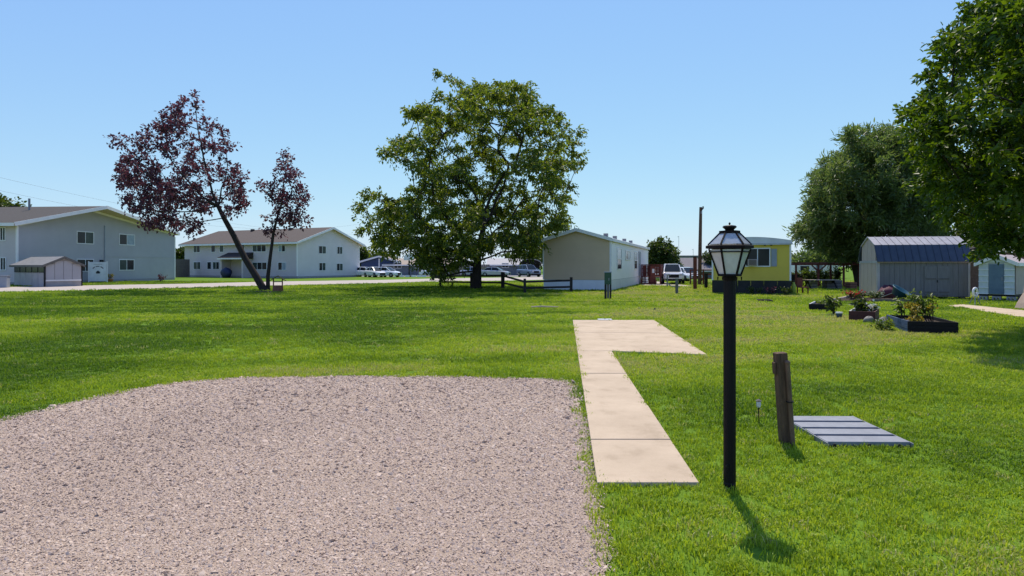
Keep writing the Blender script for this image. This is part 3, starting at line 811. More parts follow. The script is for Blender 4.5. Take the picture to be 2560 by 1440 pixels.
mb = MB(); mb.box(.1, .1, 0, .3, .3, .1); mb.box(1.9, .1, 0, 2.1, .3, .1); mb.box(1.9, 3.7, 0, 2.1, 3.9, .1); mb.box(1.9, 1.9, 0, 2.1, 2.1, .1); mb.build('foundation', M['block'], B.e)

# ---------------- small metal shed at the right edge
S2 = House('metal_shed', 'small pale teal metal shed with a blue door, raised on concrete blocks', 'shed', (21.75, 28.0), (.643, -.766), 1.36, 3.2)
mb = MB(); mb.prism([(.03, .3), (1.33, .3), (1.33, 1.72), (.68, 2.04), (.03, 1.72)], .02, 3.18); mb.build('body', M['teal_metal'], S2.e)
for lo, hi in ((.03, .39), (.97, 1.33)):
    for k in range(5):
        mb = MB(); S2.fbox(mb, 'front', lo, hi, .32 + k*.28, .585 + k*.28, -.01, .02 + .004*(k % 2)); mb.build('panel', M['teal_metal'], S2.e)
for lo, hi in ((.02, .40), (.96, 1.34)):
    for k in range(6):
        mb = MB(); S2.fbox(mb, 'front', lo, hi, .305 + k*.28, .345 + k*.28, .025, .05); mb.build('ridge', M['vinyl'], S2.e)
mb = MB(); mb.prism([(.03, 1.75), (1.33, 1.75), (.68, 2.04)], -.03, .01); mb.build('gable_panel', M['teal_metal'], S2.e)
mb = MB(); S2.fbox(mb, 'front', .41, .95, .32, 1.68, -.01, .035); dd = mb.build('door', M['door_blue'], S2.e)
mb = MB(); S2.fbox(mb, 'front', .87, .91, .95, 1.1, .036, .07); mb.build('handle', M['galv'], dd)
mb = MB(); S2.fbox(mb, 'right', 0.03, 3.17, .32, 1.72, -.01, .015); mb.build('side_panel', M['pinkish'], S2.e)
S2.gable_roof(1.74, 2.08, .10, .10, .1, M['pinkish'], th=.03, fascia='trim')
mb = MB(); mb.box(0, 0, .22, 1.36, 3.2, .29); mb.build('floor_frame', M['dark'], S2.e)
for x, y, lab in ((.2, .0, 'grey concrete block under the left front corner of the metal shed'), (.68, .0, 'grey concrete block under the blue door of the metal shed'), (1.2, .0, 'grey concrete block under the right front corner of the metal shed'), (1.2, 1.5, 'grey concrete block under the middle of the pinkish shed side'), (1.2, 3.0, 'grey concrete block under the far end of the pinkish shed side')):
    p = S2.O + S2.ux * x + S2.uy * y
    b_ = thing('concrete_block', lab, 'block', (p.x, p.y, 0), math.atan2(S2.ux.y, S2.ux.x), 'blocks under the metal shed')
    mb = MB(); mb.box(-.16, -.02, 0, .16, .18, .075); mb.box(-.16, -.02, .145, .16, .18, .215)
    mb.box(-.16, -.02, .075, -.1, .18, .145); mb.box(.1, -.02, .075, .16, .18, .145); mb.box(-.03, -.02, .075, .03, .18, .145)
    mb.build('block', M['block'], b_)

# brown house behind the sheds
H3 = House('brown_house', 'brown board walled house glimpsed between the barn shed and the metal shed', 'house', at(2408, 700, 38).xy, (.9, -.43), 7, 6)
for k in range(12):
    mb = MB(); H3.fbox(mb, 'front', 0, 7, .2*k + .012, .2*(k+1), -.02, .01 + .004*(k % 2)); mb.build('board', M['brick_brown'], H3.e)
mb = MB(); mb.box(.02, .02, 0, 6.98, 5.98, 2.4); mb.build('wall', M['brick_brown'], H3.e)
H3.gable_roof(2.42, 3.3, .3, .3, .3, M['dark_roof'], fascia='dark_roof')

# ---------------- far houses behind the big tree
def far_house(name, label, px0, px1, pyb, eave_py, ridge_py, depth, wallm, roofm, wins=(), yaw=0.0):
    X0, Y = ground(px0, pyb); X1 = (px1 - CX) / F * Y
    W = X1 - X0
    h = House(name, label, 'house', (X0, Y), (math.cos(yaw), math.sin(yaw)), W, depth)
    ev = EYE + (HZ - eave_py) / F * Y; rg = EYE + (HZ - ridge_py) / F * (Y + depth/2)
    mb = MB(); mb.box(0, 0, 0, W, depth, ev); mb.build('wall', M[wallm], h.e)
    m_ = lambda a, b, t: (t, a, b)
    mb = MB(); mb.prism([(-.4, ev - .1), (depth/2, rg), (depth + .4, ev - .1), (depth + .4, ev + .02), (depth/2, rg + .14), (-.4, ev + .02)], -.4, W + .4, m=m_); mb.build('roof', M[roofm], h.e)
    mb = MB(); mb.prism([(.02, ev - .05), (depth - .02, ev - .05), (depth/2, rg - .03)], .02, W - .02, m=m_); mb.build('gable', M[wallm], h.e)
    mb = MB(); mb.box(-.4, -.45, ev - .16, W + .4, -.402, ev + .03); mb.build('fascia', M['trim'], h.e)
    for s0, s1, z0, z1 in wins: h.win_m('front', s0, s1, z0, z1, fw=.08)
    return h
h = far_house('house', 'tan roofed grey house between the blue house and the big tree', 962, 1118, 689, 662, 648, 8, 'slate_house', 'tan_roof', ((1.5, 2.8, 1.2, 2.2), (5, 6.5, 1.2, 2.2)))
H4 = House('house', 'dark blue house end with a tan roof beside the white apartments', 'house', ground(903, 689), (1, .08), 6.2, 9)
mb = MB(); mb.prism([(0, 0), (6.2, 0), (6.2, 2.3), (2.9, 3.1), (0, 2.3)], 0, 9); mb.build('wall', M['blue_house'], H4.e)
H4.gable_roof(2.3, 3.15, .3, .3, .3, M['tan_roof'], xr=2.9)
mb = MB(); H4.fbox(mb, 'front', 2.85, 3.05, .2, 2.85, 0, .05); mb.build('trim_board', M['trim'], H4.e)
far_house('house', 'low slate house with a pale roof directly behind the silver sedan', 1222, 1300, 688.5, 662, 648, 8, 'slate_house', 'pale_roof', ((2.2, 3.4, 1.3, 2.1),))
# carport
X0, Y0 = ground(1303, 690)
cp = thing('carport', 'dark carport with an arched pale roof over the blue grey car', 'carport', (X0, Y0 + 3.2, 0))
for k in range(7):
    a0, a1 = math.pi * k / 7, math.pi * (k+1) / 7
    mb = MB(); mb.prism([(1.6 - 1.75*math.cos(a0), 2.0 + .7*math.sin(a0)), (1.6 - 1.75*math.cos(a1), 2.0 + .7*math.sin(a1)), (1.6 - 1.8*math.cos(a1), 2.06 + .72*math.sin(a1)), (1.6 - 1.8*math.cos(a0), 2.06 + .72*math.sin(a0))], 0, 5); mb.build('roof_panel', M['pale_roof'], cp)
mb = MB(); mb.prism([(1.6 - 1.72*math.cos(math.pi*k/10), 2.0 + .69*math.sin(math.pi*k/10)) for k in range(11)], 1.0, 1.06); mb.build('end_panel', M['dark'], cp)
for x in (-.1, 3.25):
    mb = MB(); mb.box(x, .2, 0, x + .1, .3, 2.0); mb.box(x, 4.6, 0, x + .1, 4.7, 2.0); mb.build('post', M['dark'], cp)
mb = MB(); mb.box(-.1, 4.72, 0, 3.3, 4.8, 2.0); mb.build('back_wall', M['dark'], cp)
far_house('house', 'grey violet roofed house far behind the utility pole', 1722, 1790, 694, 676, 647, 9, 'slate_house', 'grey_roof')
X, Y = ground(1676, 680)
wh = thing('warehouse', 'long pale grey warehouse on the horizon behind the white truck', 'warehouse', (X, Y, 0))
mb = MB(); mb.box(0, 0, 0, 14, 20, 4.0); mb.build('wall', M['grey_box'], wh)
mb = MB(); mb.box(-.2, -.2, 4.003, 14.2, 20, 4.4); mb.build('roof', M['grey_roof'], wh)

# board fence between the two apartment blocks, post by post board by board
f0, f1 = Vector(ground(437, 694)), Vector(ground(474, 693))
bf = thing('board_fence', 'grey brown board fence filling the gap between the two apartment blocks', 'fence', (f0.x, f0.y, 0), math.atan2((f1-f0).y, (f1-f0).x))
n = 9; Lf = (f1 - f0).length
for k in range(n):
    mb = MB(); mb.box(Lf*k/n + .01, -.02 + .008*(k % 2), .05, Lf*(k+1)/n - .01, .01, 2.55); mb.build('board', M['wood_fence'], bf)
mb = MB(); mb.box(0, .012, .4, Lf, .06, .5); mb.box(0, .012, 2.1, Lf, .06, 2.2); mb.build('rail', M['wood_fence'], bf)
# big grey fence left of the sedan
f0, f1 = Vector(ground(1118, 690)), Vector(ground(1224, 690))
bf = thing('board_fence', 'weathered board fence beyond the road, behind the trunk of the big tree', 'fence', (f0.x, f0.y, 0), 0)
n = 22; Lf = (f1 - f0).length
for k in range(n):
    mb = MB(); mb.box(Lf*k/n + .01, -.02 + .01*(k % 2), .05, Lf*(k+1)/n - .01, .01, 1.85); mb.build('board', M['wood_fence'], bf)
mb = MB(); mb.box(0, .012, .4, Lf, .06, .5); mb.box(0, .012, 1.5, Lf, .06, 1.6); mb.build('rail', M['wood_fence'], bf)

# ------------------------------------------------------------------ trees
def leaf_mesh(name, P, D, Nn, Ln, Wd, m, parent, fold=.18):
    n = len(P)
    D = D / np.linalg.norm(D, axis=1, keepdims=True)
    S = np.cross(D, Nn); S /= (np.linalg.norm(S, axis=1, keepdims=True) + 1e-9)
    U = np.cross(S, D)
    L_ = Ln[:, None]; W_ = Wd[:, None]
    V = np.empty((n, 6, 3), np.float32)
    V[:, 0] = P
    V[:, 1] = P + D*L_*.32 + S*W_*.5 + U*W_*fold
    V[:, 2] = P + D*L_*.70 + S*W_*.36 + U*W_*fold*.5
    V[:, 3] = P + D*L_ - U*W_*.25
    V[:, 4] = P + D*L_*.70 - S*W_*.36 + U*W_*fold*.5
    V[:, 5] = P + D*L_*.32 - S*W_*.5 + U*W_*fold
    i0 = np.arange(n)[:, None] * 6
    Fc = np.concatenate([i0 + np.array([[0, 1, 2, 3]]), i0 + np.array([[0, 3, 4, 5]])])
    return fast_mesh(name, V.reshape(-1, 3), Fc, m, parent)

def unit(v): return v / (np.linalg.norm(v, axis=-1, keepdims=True) + 1e-9)

def tree(name, label, cat, base, Y0, trunk_px, trunk_r, lobes, nclu, nleaf, lsize, lw, m_leaf, m_bark, depth=None, crown=None, spread=.6, droop=.25, group=None,
         flat=.6, seed=1, persp=False, shrink=1.0, low=1.0, limbs=(), shell=.45, twig=True, alpha=.25, tipr=.012, ups=.5):
    """lobes: (px, py, rpx, rpy) outlines of the foliage masses measured at distance Y0; depth is filled inside the crown's ellipsoid"""
    R = np.random.default_rng(seed)
    e = thing(name, label, cat, (base[0], base[1], 0), 0, group)
    B0 = np.array([base[0], base[1], 0.0])
    cpx, cpy, crx, cry, cd = crown
    lob = np.array([l[:4] for l in lobes], float)
    lob[:, 2:] *= shrink
    lob[:, 0] = cpx + (lob[:, 0] - cpx) * (1 - (1 - shrink) * .35); lob[:, 1] = cpy + (lob[:, 1] - cpy) * (1 - (1 - shrink) * .35)
    area = lob[:, 2] * lob[:, 3] * np.where(lob[:, 1] > cpy + .25 * cry, low, 1.0)
    idx = R.choice(len(lob), nclu, p=area / area.sum())
    u = unit(R.normal(size=(nclu, 2))); rr_ = R.random(nclu) ** shell
    px = lob[idx, 0] + u[:, 0] * rr_ * lob[idx, 2]
    py = lob[idx, 1] + u[:, 1] * rr_ * lob[idx, 3]
    rel = np.clip(((px - cpx) / crx) ** 2 + ((py - cpy) / cry) ** 2, 0, .96)
    dy = cd * np.sqrt(1 - rel) * (R.random(nclu) * 2 - 1)
    backs = np.array([len(l) > 4 for l in lobes])[idx]
    dy = np.where(backs, np.abs(dy) * .8 + .2 * cd, dy)      # these masses sit behind the main limbs
    Yc = Y0 + dy
    # size is measured at Y0, so a mass keeps its metric place whatever its depth
    Ys = Yc if persp else Y0
    Cl = np.stack([(px - CX) / F * Ys, Yc, EYE + (HZ - py) / F * Ys], 1) - B0
    Cl[:, 2] = np.maximum(Cl[:, 2], .35)
    nodes = [np.array(p, float) for p in [(at(x, y, Y0) if not isinstance(y, tuple) else None) for x, y in trunk_px]]
    nodes = [p - B0 for p in nodes]
    nodes[0][2] = -.05; nodes[0][:2] = nodes[0][:2] * 1.0
    par = [-1] + list(range(len(nodes) - 1))
    # densify the trunk
    N_, Pp = [nodes[0]], [-1]
    for a, b in zip(nodes, nodes[1:]):
        for t in (.25, .5, .75, 1.0):
            N_.append(a + (b - a) * t); Pp.append(len(N_) - 2)
    ntr = len(N_)
    pl = [0.0]
    for i in range(1, ntr): pl.append(pl[-1] + np.linalg.norm(N_[i] - N_[Pp[i]]))
    N_arr = np.zeros((ntr + nclu * 5 + 200, 3)); N_arr[:ntr] = N_
    plen = np.zeros(len(N_arr)); plen[:ntr] = pl
    cnt = ntr; tips = []; minr = {}
    for lm, r0, yoff in limbs:              # main limbs forking from the top of the trunk
        prev = ntr - 1
        for q, (x, y) in enumerate(lm):
            b_ = np.array(at(x, y, Y0)) - B0; b_[1] += yoff * (q + 1) / len(lm)
            a_ = N_arr[prev].copy()
            for t in (.5, 1.0):
                N_arr[cnt] = a_ + (b_ - a_) * t + R.normal(size=3) * .05; Pp.append(prev)
                plen[cnt] = plen[prev] + np.linalg.norm(N_arr[cnt] - N_arr[prev]) * .6
                minr[cnt] = r0 * (1 - .8 * (q + t) / len(lm)); prev = cnt; cnt += 1
    nl0 = cnt
    top_tr = N_[-1]
    dcl = np.min(np.linalg.norm(Cl[:, None] - N_arr[None, ntr//3:nl0], axis=2), axis=1)
    for ci in np.argsort(dcl):
        c = Cl[ci]
        lo = ntr // 3 if not limbs else int(ntr * .8)
        d = c - N_arr[lo:cnt]; dist = np.linalg.norm(d, axis=1)
        cost = dist * (1 + .9 * np.clip(-d[:, 2] / (dist + 1e-6), 0, 1)) + alpha * plen[lo:cnt]
        j = lo + int(np.argmin(cost))
        a = N_arr[j]; dd = np.linalg.norm(c - a)
        k = int(np.clip(dd / .9, 1, 4))
        prev = j
        for q in range(1, k + 1):
            t = q / k
            p = a + (c - a) * t
            p = p + np.array([0, 0, 1]) * math.sin(math.pi * t) * dd * .07 * ups + (R.normal(size=3) * dd * .035 if q < k else 0)
            N_arr[cnt] = p; Pp.append(prev); plen[cnt] = plen[prev] + dd / k; prev = cnt; cnt += 1
        tips.append(prev)
    rad2 = np.zeros(cnt)
    haschild = np.zeros(cnt, bool)
    for i in range(1, cnt): haschild[Pp[i]] = True
    for i in range(cnt - 1, 0, -1):
        if not haschild[i]: rad2[i] = max(rad2[i], tipr ** 2.3)
        rad2[Pp[i]] += rad2[i]
    rad = rad2 ** (1 / 2.3)
    sc_ = trunk_r / rad[0] if rad[0] > trunk_r else 1.0
    rad = np.maximum(rad * (sc_ if sc_ < 1 else 1), tipr * .6)
    for i, q in minr.items(): rad[i] = max(rad[i], q)
    for i in range(ntr):                # trunk keeps its given girth near the foot
        t = i / (ntr - 1); rad[i] = max(rad[i], trunk_r * (1 - (.5 if limbs else .75) * t)) * (1.25 if i == 0 else 1)
    V, Fc = [], []
    ns = 7
    ang = np.arange(ns) * 2 * np.pi / ns
    for i in range(1, cnt):
        a, b = N_arr[Pp[i]], N_arr[i]
        d = b - a; l = np.linalg.norm(d)
        if l < 1e-5: continue
        d /= l
        ref = np.array([1., 0, 0]) if abs(d[0]) < .8 else np.array([0, 1., 0])
        s1 = np.cross(d, ref); s1 /= np.linalg.norm(s1); s2 = np.cross(d, s1)
        ra = rad[Pp[i]] if (i < ntr or i in minr and Pp[i] >= ntr) else min(rad[Pp[i]], rad[i] * 1.35)
        ring = np.cos(ang)[:, None] * s1 + np.sin(ang)[:, None] * s2
        n0 = len(V) * ns
        V.append(a - d * ra * .25 + ring * ra); V.append(b + ring * rad[i])
        for k in range(ns):
            k2 = (k + 1) % ns
            Fc.append((n0 + k, n0 + k2, n0 + ns + k2, n0 + ns + k))
    tr_o = fast_mesh('trunk', np.concatenate(V), np.array(Fc), m_bark, e)
    tr_o.data.polygons.foreach_set('use_smooth', [True] * len(tr_o.data.polygons))
    # leaves along short twigs round every cluster
    T = N_arr[tips]; nt_ = len(T)
    tw = 7
    tdir = R.normal(size=(nt_, tw, 3)); tdir[:, :, 2] *= flat
    outd = unit(T - np.array([N_arr[ntr-1][0], N_arr[ntr-1][1], T[:, 2].mean()]))[:, None, :]
    tdir = unit(tdir + outd * .5)
    tl = spread * R.uniform(.5, 1.15, (nt_, tw))
    per = max(1, nleaf // tw)
    t = R.random((nt_, tw, per)) ** .8
    Pt = T[:, None, None, :] + tdir[:, :, None, :] * (tl[:, :, None] * t)[..., None]
    Pt[..., 2] -= droop * (tl[:, :, None] * t) ** 2 / max(spread, .01)
    Pt += R.normal(size=Pt.shape) * lsize * .35
    Dl = unit(tdir[:, :, None, :] + R.normal(size=Pt.shape) * .75 + np.array([0, 0, -droop * 1.6]))
    Nl = unit(R.normal(size=Pt.shape) * .75 + np.array([0, 0, 1.0]))
    Pt, Dl, Nl = Pt.reshape(-1, 3), Dl.reshape(-1, 3), Nl.reshape(-1, 3)
    ok = Pt[:, 2] > .12
    Pt, Dl, Nl = Pt[ok], Dl[ok], Nl[ok]
    Ln = lsize * R.uniform(.65, 1.25, len(Pt)); Wd = Ln * lw
    leaf_mesh('crown', Pt, Dl, Nl, Ln, Wd, m_leaf, e)
    return e

M['leaf_mid'] = leafmat('big_tree_leaf', (.036, .082, .014), (.175, .20, .028), (1.6, 1.6, .6), tmix=.52, nscale=.35)
M['leaf_right'] = leafmat('glossy_dark_leaf', (.020, .055, .006), (.115, .17, .014), (1.6, 1.6, .5), rough=.45, tmix=.42, nscale=.5)
M['leaf_elm'] = leafmat('grey_green_leaf', (.05, .095, .030), (.16, .20, .062), (1.4, 1.45, .8), tmix=.46, nscale=.4)
M['leaf_purple'] = leafmat('purple_leaf', (.032, .018, .027), (.125, .056, .078), (1.6, 1.0, 1.1), tmix=.4, nscale=.7)
M['leaf_far'] = leafmat('far_leaf', (.030, .055, .012), (.085, .115, .020), (1.4, 1.4, .7), tmix=.38, nscale=.3)
M['leaf_garden'] = leafmat('garden_leaf', (.05, .10, .015), (.17, .22, .035), (1.4, 1.4, .7), tmix=.4, nscale=3)
M['leaf_gold'] = leafmat('golden_leaf', (.14, .16, .02), (.36, .28, .05), (1.4, 1.2, .7), tmix=.4, nscale=4)
M['leaf_silver'] = leafmat('silver_leaf', (.20, .26, .18), (.42, .46, .38), (1.2, 1.2, 1), tmix=.3, nscale=4)

tree('broadleaf_tree', 'large spreading green tree in the middle of the lawn beside the rail fence', 'tree', ground(1190, 722), 42.1,
     [(1190, 722), (1192, 690), (1194, 640), (1206, 580), (1214, 525)], .42,
     [(1105, 205, 45, 24), (1180, 228, 45, 25), (1280, 232, 60, 26), (1240, 265, 110, 40), (1120, 275, 80, 40), (1330, 310, 90, 45), (1060, 285, 40, 22), (1420, 350, 40, 30), (1150, 330, 110, 50, 1),
      (1390, 390, 75, 35), (1450, 385, 25, 22), (1040, 360, 60, 32), (985, 375, 28, 22), (1250, 380, 110, 50, 1), (1090, 410, 80, 36), (1330, 440, 85, 45), (1160, 450, 100, 45, 1),
      (1390, 480, 45, 40), (1000, 420, 25, 12), (1060, 480, 70, 30), (940, 500, 50, 30), (905, 505, 20, 20), (1020, 525, 80, 32), (1250, 510, 90, 45, 1), (1140, 540, 90, 40), (1340, 550, 75, 38), (1410, 540, 25, 22),
      (950, 560, 45, 35), (1040, 590, 90, 36), (980, 610, 40, 28), (1160, 600, 80, 36), (1270, 605, 70, 30), (1110, 640, 80, 25), (1325, 615, 32, 32), (1130, 672, 34, 12), (1115, 690, 18, 9)],
     640, 132, .235, .46, M['leaf_mid'], M['bark'], crown=(1190, 440, 305, 275, 8.5), shrink=.95, low=1.6, tipr=.020, persp=True, spread=.86, droop=.42, flat=.45, seed=11, shell=.5, alpha=.30, ups=.9)

tree('broadleaf_tree', 'huge dark leafy tree hanging into the upper right corner of the lawn', 'tree', (14.6, 14.6), 14.0,
     [(2820, 872), (2812, 760), (2800, 640), (2780, 520), (2760, 380), (2740, 240), (2740, 100)], .36,
     [(2480, 45, 60, 40), (2420, 25, 18, 12), (2400, 130, 60, 45), (2345, 210, 55, 45), (2310, 290, 55, 45), (2285, 275, 20, 20), (2335, 370, 60, 45), (2365, 450, 60, 45), (2400, 520, 60, 42), (2435, 580, 55, 36), (2480, 622, 45, 22), (2400, 600, 14, 8),
      (2540, 140, 110, 100), (2520, 280, 130, 110), (2530, 430, 120, 110), (2560, 560, 90, 60), (2540, 20, 80, 60),
      (2700, 120, 160, 150), (2720, 330, 180, 150), (2700, 520, 150, 90), (2680, -80, 160, 110), (2880, 200, 160, 200), (2900, 450, 140, 130), (2920, -20, 130, 130)],
     1000, 126, .125, .52, M['leaf_right'], M['bark'], crown=(2720, 250, 480, 440, 5.0), spread=.46, droop=.22, flat=.8, shrink=.94, persp=True, seed=5, shell=.42, alpha=.22)

tree('broadleaf_tree', 'grey green feathery tree rising behind the barn shed', 'tree', ground(2160, 716), 46,
     [(2152, 717), (2146, 690), (2135, 650), (2150, 590), (2180, 520), (2200, 450)], .40,
     [(2135, 335, 24, 18), (2200, 350, 55, 32), (2150, 390, 70, 40), (2100, 420, 50, 35), (2240, 400, 70, 45), (2300, 420, 60, 60), (2070, 470, 50, 40), (2160, 460, 80, 45), (2250, 480, 80, 50),
      (2045, 540, 45, 40), (2120, 540, 70, 42), (2210, 560, 80, 45), (2300, 540, 70, 60), (2025, 590, 35, 26), (2090, 605, 60, 32), (2000, 575, 22, 12), (2170, 620, 70, 28), (2260, 620, 60, 25), (2110, 640, 40, 14)],
     620, 118, .42, .22, M['leaf_elm'], M['bark_elm'], crown=(2170, 490, 205, 185, 5.6), shrink=.86, persp=True, spread=.9, droop=.12, flat=1.0, seed=21, shell=.45, alpha=.28)

tree('purple_tree', 'leaning purple leaved tree with a bent dark trunk near the road', 'tree', ground(660, 727), 38.7,
     [(662, 727), (640, 690), (612, 645), (585, 590), (560, 545), (545, 515)], .25,
     [(480, 262, 26, 24), (440, 300, 45, 40), (535, 310, 35, 36), (400, 275, 14, 12), (480, 345, 70, 40), (400, 360, 50, 45), (330, 350, 36, 22), (295, 345, 12, 10), (550, 380, 45, 40), (350, 420, 55, 45), (450, 430, 80, 50), (540, 450, 60, 45),
      (320, 440, 24, 30), (380, 490, 70, 38), (470, 500, 70, 40), (590, 420, 22, 25), (580, 500, 30, 30), (410, 545, 50, 24), (350, 520, 30, 20), (480, 560, 25, 14), (610, 470, 18, 25)],
     280, 50, .19, .62, M['leaf_purple'], M['bark'], crown=(450, 420, 180, 180, 4.0), low=1.3, persp=True, shrink=1.0, spread=.58, droop=.1, flat=1.0, seed=31, shell=.6, alpha=.15, tipr=.010,
     limbs=(([(530, 480), (505, 400), (485, 320), (478, 262)], .085, .6), ([(505, 485), (455, 420), (415, 350)], .075, -1.2), ([(490, 500), (420, 465), (350, 430), (310, 380)], .075, .8), ([(500, 528), (440, 530), (380, 520)], .05, -.8), ([(548, 470), (560, 410), (545, 340)], .06, 1.0), ([(580, 480), (600, 440)], .045, -.6)))
tree('purple_tree', 'slender upright purple leaved tree with sparse foliage right of the leaning one', 'tree', ground(672, 726.5), 38.9,
     [(670, 727), (670, 690), (676, 640), (684, 580), (698, 525)], .14,
     [(716, 392, 18, 18), (712, 430, 32, 30), (745, 450, 28, 30), (690, 480, 35, 30), (730, 500, 42, 34), (760, 500, 18, 25), (648, 470, 16, 18), (700, 545, 40, 22), (745, 545, 28, 20), (690, 580, 30, 10)],
     95, 34, .19, .6, M['leaf_purple'], M['bark'], crown=(712, 480, 75, 115, 1.6), limbs=(([(708, 490), (713, 440), (716, 395)], .06, 0), ([(725, 500), (748, 460)], .04, .4), ([(690, 505), (665, 480)], .035, -.3), ([(735, 545), (752, 520)], .03, .3)), persp=True, shrink=.88, spread=.46, droop=.1, flat=1.0, seed=32, shell=.6, alpha=.3, tipr=.009)

def bush_tree(label, px, pyb, Y0, lobes, nclu, nleaf, ls, seed, m='leaf_far', name='background_tree', group='trees in the distance', tr=.16):
    cx = sum(l[0] for l in lobes) / len(lobes); cy = sum(l[1] for l in lobes) / len(lobes)
    rx = max(abs(l[0]-cx) + l[2] for l in lobes) * 1.05; ry = max(abs(l[1]-cy) + l[3] for l in lobes) * 1.05
    tree(name, label, 'tree', ((px - CX) / F * Y0, Y0), Y0, [(px, HZ + F*EYE/Y0), (px, (pyb + cy) / 2), (px + 2, cy)], tr, lobes, nclu, nleaf, ls, .6, M[m], M['bark'],
         crown=(cx, cy, rx, ry, rx / F * Y0 * .9), spread=ls * 3, droop=.15, flat=.9, seed=seed, shell=.5, group=group)
bush_tree('round dark green tree behind the end of the beige home', 1655, 690, 76, [(1655, 620, 24, 16), (1640, 640, 22, 18), (1670, 640, 22, 18), (1655, 655, 30, 18), (1635, 655, 15, 14), (1676, 655, 13, 14)], 130, 70, .34, 41)
bush_tree('dark tree top showing over the roof at the left edge', 10, 600, 92, [(0, 515, 24, 16), (16, 522, 12, 8), (-25, 520, 25, 20)], 60, 50, .5, 42)
bush_tree('leafy tree behind the fence between the apartment blocks', 449, 690, 100, [(445, 650, 14, 18), (456, 640, 10, 14), (452, 660, 16, 12)], 60, 50, .4, 43)
bush_tree('dark tree beside the corner of the white apartments', 905, 690, 118, [(903, 642, 9, 20), (908, 655, 8, 14)], 40, 50, .5, 44)
bush_tree('low hazy green tree behind the tan roof', 945, 690, 150, [(930, 646, 20, 7), (955, 646, 18, 7), (975, 650, 14, 6)], 50, 40, .7, 45)
bush_tree('yellow green tree behind the tan roofed house, seen under the big crown', 1085, 690, 150, [(1065, 648, 22, 10), (1095, 645, 24, 12), (1040, 652, 18, 8)], 60, 40, .7, 46)
bush_tree('pale green tree beyond the far houses right of the big trunk', 1320, 690, 150, [(1290, 645, 24, 12), (1335, 640, 28, 16), (1370, 648, 18, 10)], 60, 40, .7, 47)
bush_tree('small tree showing between the pole and the yellow home', 1772, 690, 85, [(1772, 646, 9, 8), (1780, 652, 9, 9)], 30, 40, .3, 48)
bush_tree('olive tree beyond the yellow home, left of the feathery tree', 2010, 690, 80, [(2010, 648, 30, 14), (1988, 655, 16, 10), (2040, 645, 22, 15), (2070, 640, 25, 16)], 90, 55, .4, 49, m='leaf_elm')
bush_tree('dense dark tree behind the barn shed and metal shed', 2400, 690, 55, [(2350, 590, 50, 50), (2420, 570, 60, 60), (2500, 600, 60, 50), (2580, 590, 60, 60)], 150, 70, .3, 50)
bush_tree('low pale green bush on the horizon beside the white truck', 1712, 690, 110, [(1690, 668, 14, 5), (1715, 667, 16, 5), (1735, 668, 10, 5)], 40, 30, .5, 51)

# ------------------------------------------------------------------ rail fence
fp = [((1101, 717), 1.05), ((1178, 719), 1.1), ((1257, 722), 1.18), ((1312, 733), .86), ((1428, 731), .93)]
p0 = ground(*fp[0][0])
rf = thing('rail_fence', 'dark two rail timber fence running past the big tree to the beige home', 'fence', (p0[0], p0[1], 0))
prev = None
for (pp, hh), wd in zip(fp, (.16, .16, .26, .15, .16)):
    x, y = ground(*pp); x -= p0[0]; y -= p0[1]
    mb = MB(); mb.box(x - wd/2, y - wd/2, -.02, x + wd/2, y + wd/2, hh); mb.build('post', M['fence'], rf, bevel=.01)
    if prev:
        for fr in (.78, .36):
            mb = MB(); mb.bar((prev[0], prev[1], prev[2]*fr), (x, y, hh*fr), .06, .12); mb.build('rail', M['fence'], rf)
    prev = (x, y, hh)

# ------------------------------------------------------------------ lamp post (foreground)
LX, LY = ground(1824, 1224)
lp = thing('lamp_post', 'black lamp post with a six sided glass lantern standing beside the path', 'lamp post', (LX, LY, 0))
mb = MB(); mb.lathe([(.043, -.03), (.043, .05), (.0405, .055), (.0405, 1.50), (.037, 1.505)], 28); mb.build('post', M['black_metal'], lp, smooth=False)
mb = MB()
for k in range(14):
    t = 2*math.pi*k/14
    mb.tube([(.0405*math.cos(t), .0405*math.sin(t), .06), (.0405*math.cos(t), .0405*math.sin(t), 1.49)], .0022, 5)
mb.build('flutes', M['black_metal'], lp)
mb = MB(); mb.lathe([(.042, 1.496), (.046, 1.50), (.047, 1.525), (.043, 1.545), (.03, 1.556)], 24); mb.build('collar', M['frame_metal'], lp, smooth=True)
mb = MB(); mb.tube([(-.03, -.038, .18), (-.03, -.046, .18)], .012, 10); mb.build('access_plate', M['black_metal'], lp)
def hexp(r, z, k, rot=math.radians(-13)):
    t = math.pi / 3 * k + rot
    return Vector((r * math.cos(t), r * math.sin(t), z))
Zb, Zt, Ze, Zc = 1.535, 1.722, 1.752, 1.838
Rb, Rt, Re, Rc = .076, .142, .156, .066
fr_ = MB()
for k in range(6):
    fr_.bar(hexp(Rb, Zb, k), hexp(Rt, Zt, k), .011, .011)
    fr_.bar(hexp(Rb, Zb, k), hexp(Rb, Zb, k+1), .012, .016)
    fr_.bar(hexp(Rt, Zt - .022, k) * 1, hexp(Rt, Zt - .022, k+1), .008, .008)
fr_.build('lantern_frame', M['frame_metal'], lp)
mb = MB()
for k in range(6):
    a0, a1, b0, b1 = hexp(Rt - .004, Zt, k), hexp(Rt - .004, Zt, k+1), hexp(Re + .008, Zt + .004, k), hexp(Re + .008, Zt + .004, k+1)
    c0, c1, d0, d1 = hexp(Re + .008, Ze - .008, k), hexp(Re + .008, Ze - .008, k+1), hexp(Re - .012, Ze, k), hexp(Re - .012, Ze, k+1)
    n0 = len(mb.v); mb.add([a0, a1, b1, b0, c0, c1, d1, d0], [(0, 1, 2, 3), (3, 2, 5, 4), (4, 5, 6, 7), (7, 6, 1, 0)])
mb.build('eave_ring', M['frame_metal'], lp)
mb = MB()
